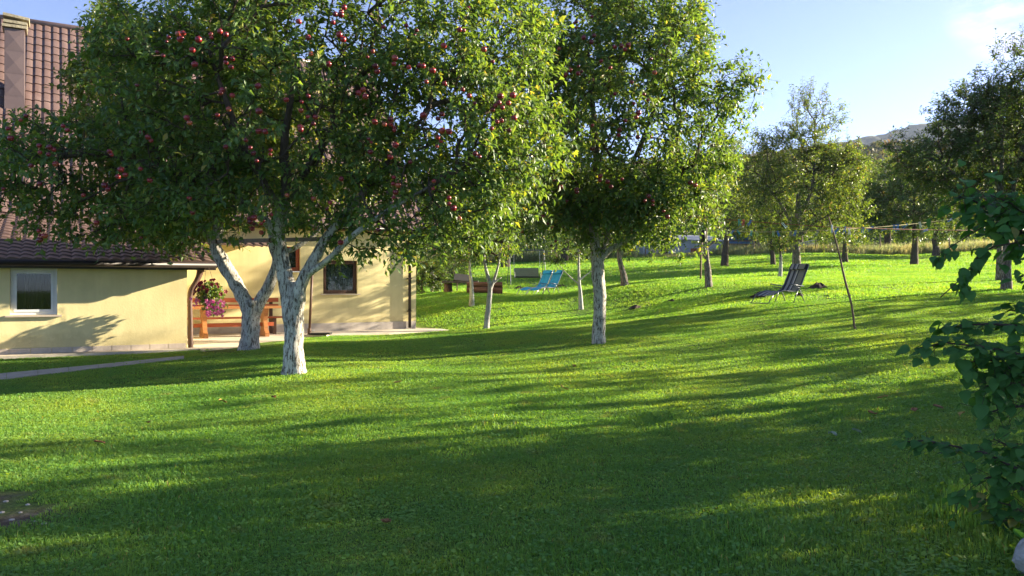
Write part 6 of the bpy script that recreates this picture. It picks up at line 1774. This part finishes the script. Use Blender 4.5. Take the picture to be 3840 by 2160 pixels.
for (cx_, cy2, d_, rx_, ry_, cnt_) in [(2570, 925, 5.0, 85, 85, 75), (2585, 1190, 4.85, 95, 80, 75), (2540, 545, 5.2, 85, 48, 60), (2600, 1310, 4.95, 60, 60, 45)]:
    for k_ in range(cnt_):
        a_ = rb.uniform(0, 6.283); f_ = rb.random() ** 0.6
        p_ = at(cx_ + math.cos(a_) * rx_ * f_, cy2 + math.sin(a_) * ry_ * f_, d_ + rb.gauss(0, 0.16))
        bush_leaf(p_, (rb.gauss(-0.4, 0.6), rb.gauss(-0.4, 0.5), rb.gauss(-0.35, 0.4)), 0.095 * rb.uniform(0.7, 1.2), rb.random() < 0.04)
        if k_ % 3 == 0:
            stem.tube([p_ - bb_, p_ - bb_ + Vector((rb.uniform(0.05, 0.16), rb.uniform(-0.04, 0.08), rb.uniform(-0.14, -0.02)))], 0.0022, 3, cap=False)
stem.build('stem', BROWN_BARK, bush, smooth=True)
ob = mobj('inner_leaves', np_mesh('inner_leaves', REST_V, quads=REST_Q, smooth=True), BUSHLEAF, bush); ob['kind'] = 'stuff'

# ------------------------------------------------------------------ hill, woods, mountain
def ridge(name, prof, d, depth, back_drop, seed, mat, rough, n=160, rows=14):
    """land form whose crest follows prof (view x -> view y) at depth d"""
    r = np.random.default_rng(seed)
    xs = np.linspace(prof[0][0], prof[-1][0], n)
    ys = np.interp(xs, [p[0] for p in prof], [p[1] for p in prof])
    wx = (xs * S4 - 1920) / FPX * d; wz = -(ys * S4 - 1080) / FPX * d
    V = []
    for j in range(rows + 1):
        t = j / rows
        y = d - depth * (1 - t)
        z0 = -4
        zz = z0 + (wz - z0) * (math.sin(t * math.pi / 2) ** 1.2)
        V.append(np.stack([wx * (y / d * 0.3 + 0.7), np.full(n, y), zz + r.normal(0, rough, n) * (0.3 + t)], 1))
    V.append(np.stack([wx * 1.05, np.full(n, d + depth), np.full(n, -6.0)], 1))
    V = np.concatenate(V); k = np.arange(n - 1)
    Q = np.concatenate([np.stack([k + j * n, k + 1 + j * n, k + 1 + (j + 1) * n, k + (j + 1) * n], 1) for j in range(rows + 1)])
    ob = mobj(name, np_mesh(name, V, quads=Q, smooth=True), mat); tag(ob, kind='structure'); return ob, V.reshape(rows + 2, n, 3)
WOODHILL = mat_noise('wooded_slope', [(0.3, (0.030, 0.045, 0.016)), (0.55, (0.055, 0.070, 0.022)), (0.75, (0.095, 0.075, 0.03))], 0.12, 0.95, 1.0, 0.5, space='World', bdist=2.0)
MOUNT = mat_noise('mountain_forest', [(0.3, (0.030, 0.045, 0.025)), (0.55, (0.050, 0.062, 0.035)), (0.75, (0.10, 0.095, 0.07))], 0.02, 0.95, 1.0, 0.08, space='World', bdist=6.0)
ridge('mountain', [(200, 470), (900, 455), (1500, 430), (1900, 395), (2050, 378), (2180, 353), (2260, 330), (2340, 315), (2420, 312), (2520, 318), (2700, 330), (3000, 370), (3500, 420)], 1050, 500, 0, 3, MOUNT, 0.9, 260)
hill, HV = ridge('hill', [(-600, 520), (200, 500), (900, 480), (1400, 465), (1700, 440), (1850, 432), (1960, 418), (2080, 404), (2180, 398), (2280, 396), (2400, 396), (2600, 402), (3000, 400), (3600, 450)], 300, 170, 0, 4, WOODHILL, 0.15, 200)
# trees of the wooded hill: one far mass
r = np.random.default_rng(88)
nt = 2600
ri_ = r.integers(2, 15, nt); ci = r.integers(0, 200, nt)
ctr_ = HV[np.minimum(ri_, 14), ci] + r.normal(0, 1, (nt, 3)) * np.array([1.6, 4, 0.3])
per = 26
cc = np.repeat(ctr_, per, 0); hgt = np.repeat(r.uniform(2.2, 4.2, nt), per); wid = np.repeat(r.uniform(1.5, 2.6, nt), per)
u3 = unit(r.normal(size=cc.shape)) * (r.random((len(cc), 1)) ** 0.4)
Pp = cc + u3 * np.stack([wid, wid, hgt * 0.55], 1) + np.stack([np.zeros(len(cc)), np.zeros(len(cc)), hgt * 0.5], 1)
tin = np.clip(np.repeat(r.beta(2, 2, nt), per) + r.normal(0, 0.08, len(cc)), 0, 1)
V, F, tt = leaf_arrays(Pp, r.normal(size=cc.shape), r.normal(size=cc.shape) + np.array([0, -0.3, 0.8]), np.full(len(cc), 1.5), np.full(len(cc), 1.2), tin, 2)
WOODS = mat_leaf('far_wood_leaf', [(0.0, (0.030, 0.046, 0.016)), (0.5, (0.055, 0.072, 0.020)), (0.8, (0.10, 0.085, 0.025)), (1.0, (0.17, 0.085, 0.03))], (1.6, 1.5, 0.9), 0.3, 0.6)
ob = mobj('far_woods', np_mesh('far_woods', V, tris=F, attrs={'tint': tt}), WOODS); tag(ob, 'mixed green and russet woods covering the hill beyond the orchard', 'woods', kind='stuff')
# thicket closing the back of the meadow
r = np.random.default_rng(89)
nt = 420
cx = r.uniform(-75, 75, nt); cyy = r.uniform(80, 105, nt); hgt = r.uniform(2.0, 5.0, nt)
ctr_ = np.stack([cx, cyy, ground_z(cx, cyy)], 1)
per = 150
cc = np.repeat(ctr_, per, 0); hh = np.repeat(hgt, per); wid = np.repeat(r.uniform(1.4, 2.6, nt), per)
u3 = unit(r.normal(size=cc.shape)) * (r.random((len(cc), 1)) ** 0.4)
Pp = cc + u3 * np.stack([wid, wid, hh * 0.52], 1) + np.stack([np.zeros(len(cc)), np.zeros(len(cc)), hh * 0.5], 1)
V, F, tt = leaf_arrays(Pp, r.normal(size=cc.shape), r.normal(size=cc.shape) + np.array([0, -0.3, 0.8]), np.full(len(cc), 0.42), np.full(len(cc), 0.3), np.clip(np.repeat(r.beta(2, 3, nt), per) + r.normal(0, 0.1, len(cc)), 0, 1), 2)
ob = mobj('thicket', np_mesh('thicket', V, tris=F, attrs={'tint': tt}), DARK_LEAF); tag(ob, 'dark green thicket closing off the back of the meadow', 'thicket', kind='stuff')

# ------------------------------------------------------------------ air
m, N, L, out = nodes_of('haze_air')
pv = N.new('ShaderNodeVolumePrincipled')
pv.inputs['Color'].default_value = (0.66, 0.78, 1.0, 1)
pv.inputs['Density'].default_value = 0.00013
pv.inputs['Anisotropy'].default_value = 0.2
L.new(pv.outputs['Volume'], out.inputs['Volume'])
mb = MB(); zlo = float(GZ.min()) - 1.5
mb.bbox((-950, -200, min(zlo, -8)), (1150, 1650, 290))
hz = mb.build('haze', m, None); tag(hz, 'thin blue evening haze filling the valley air', 'haze', kind='stuff')
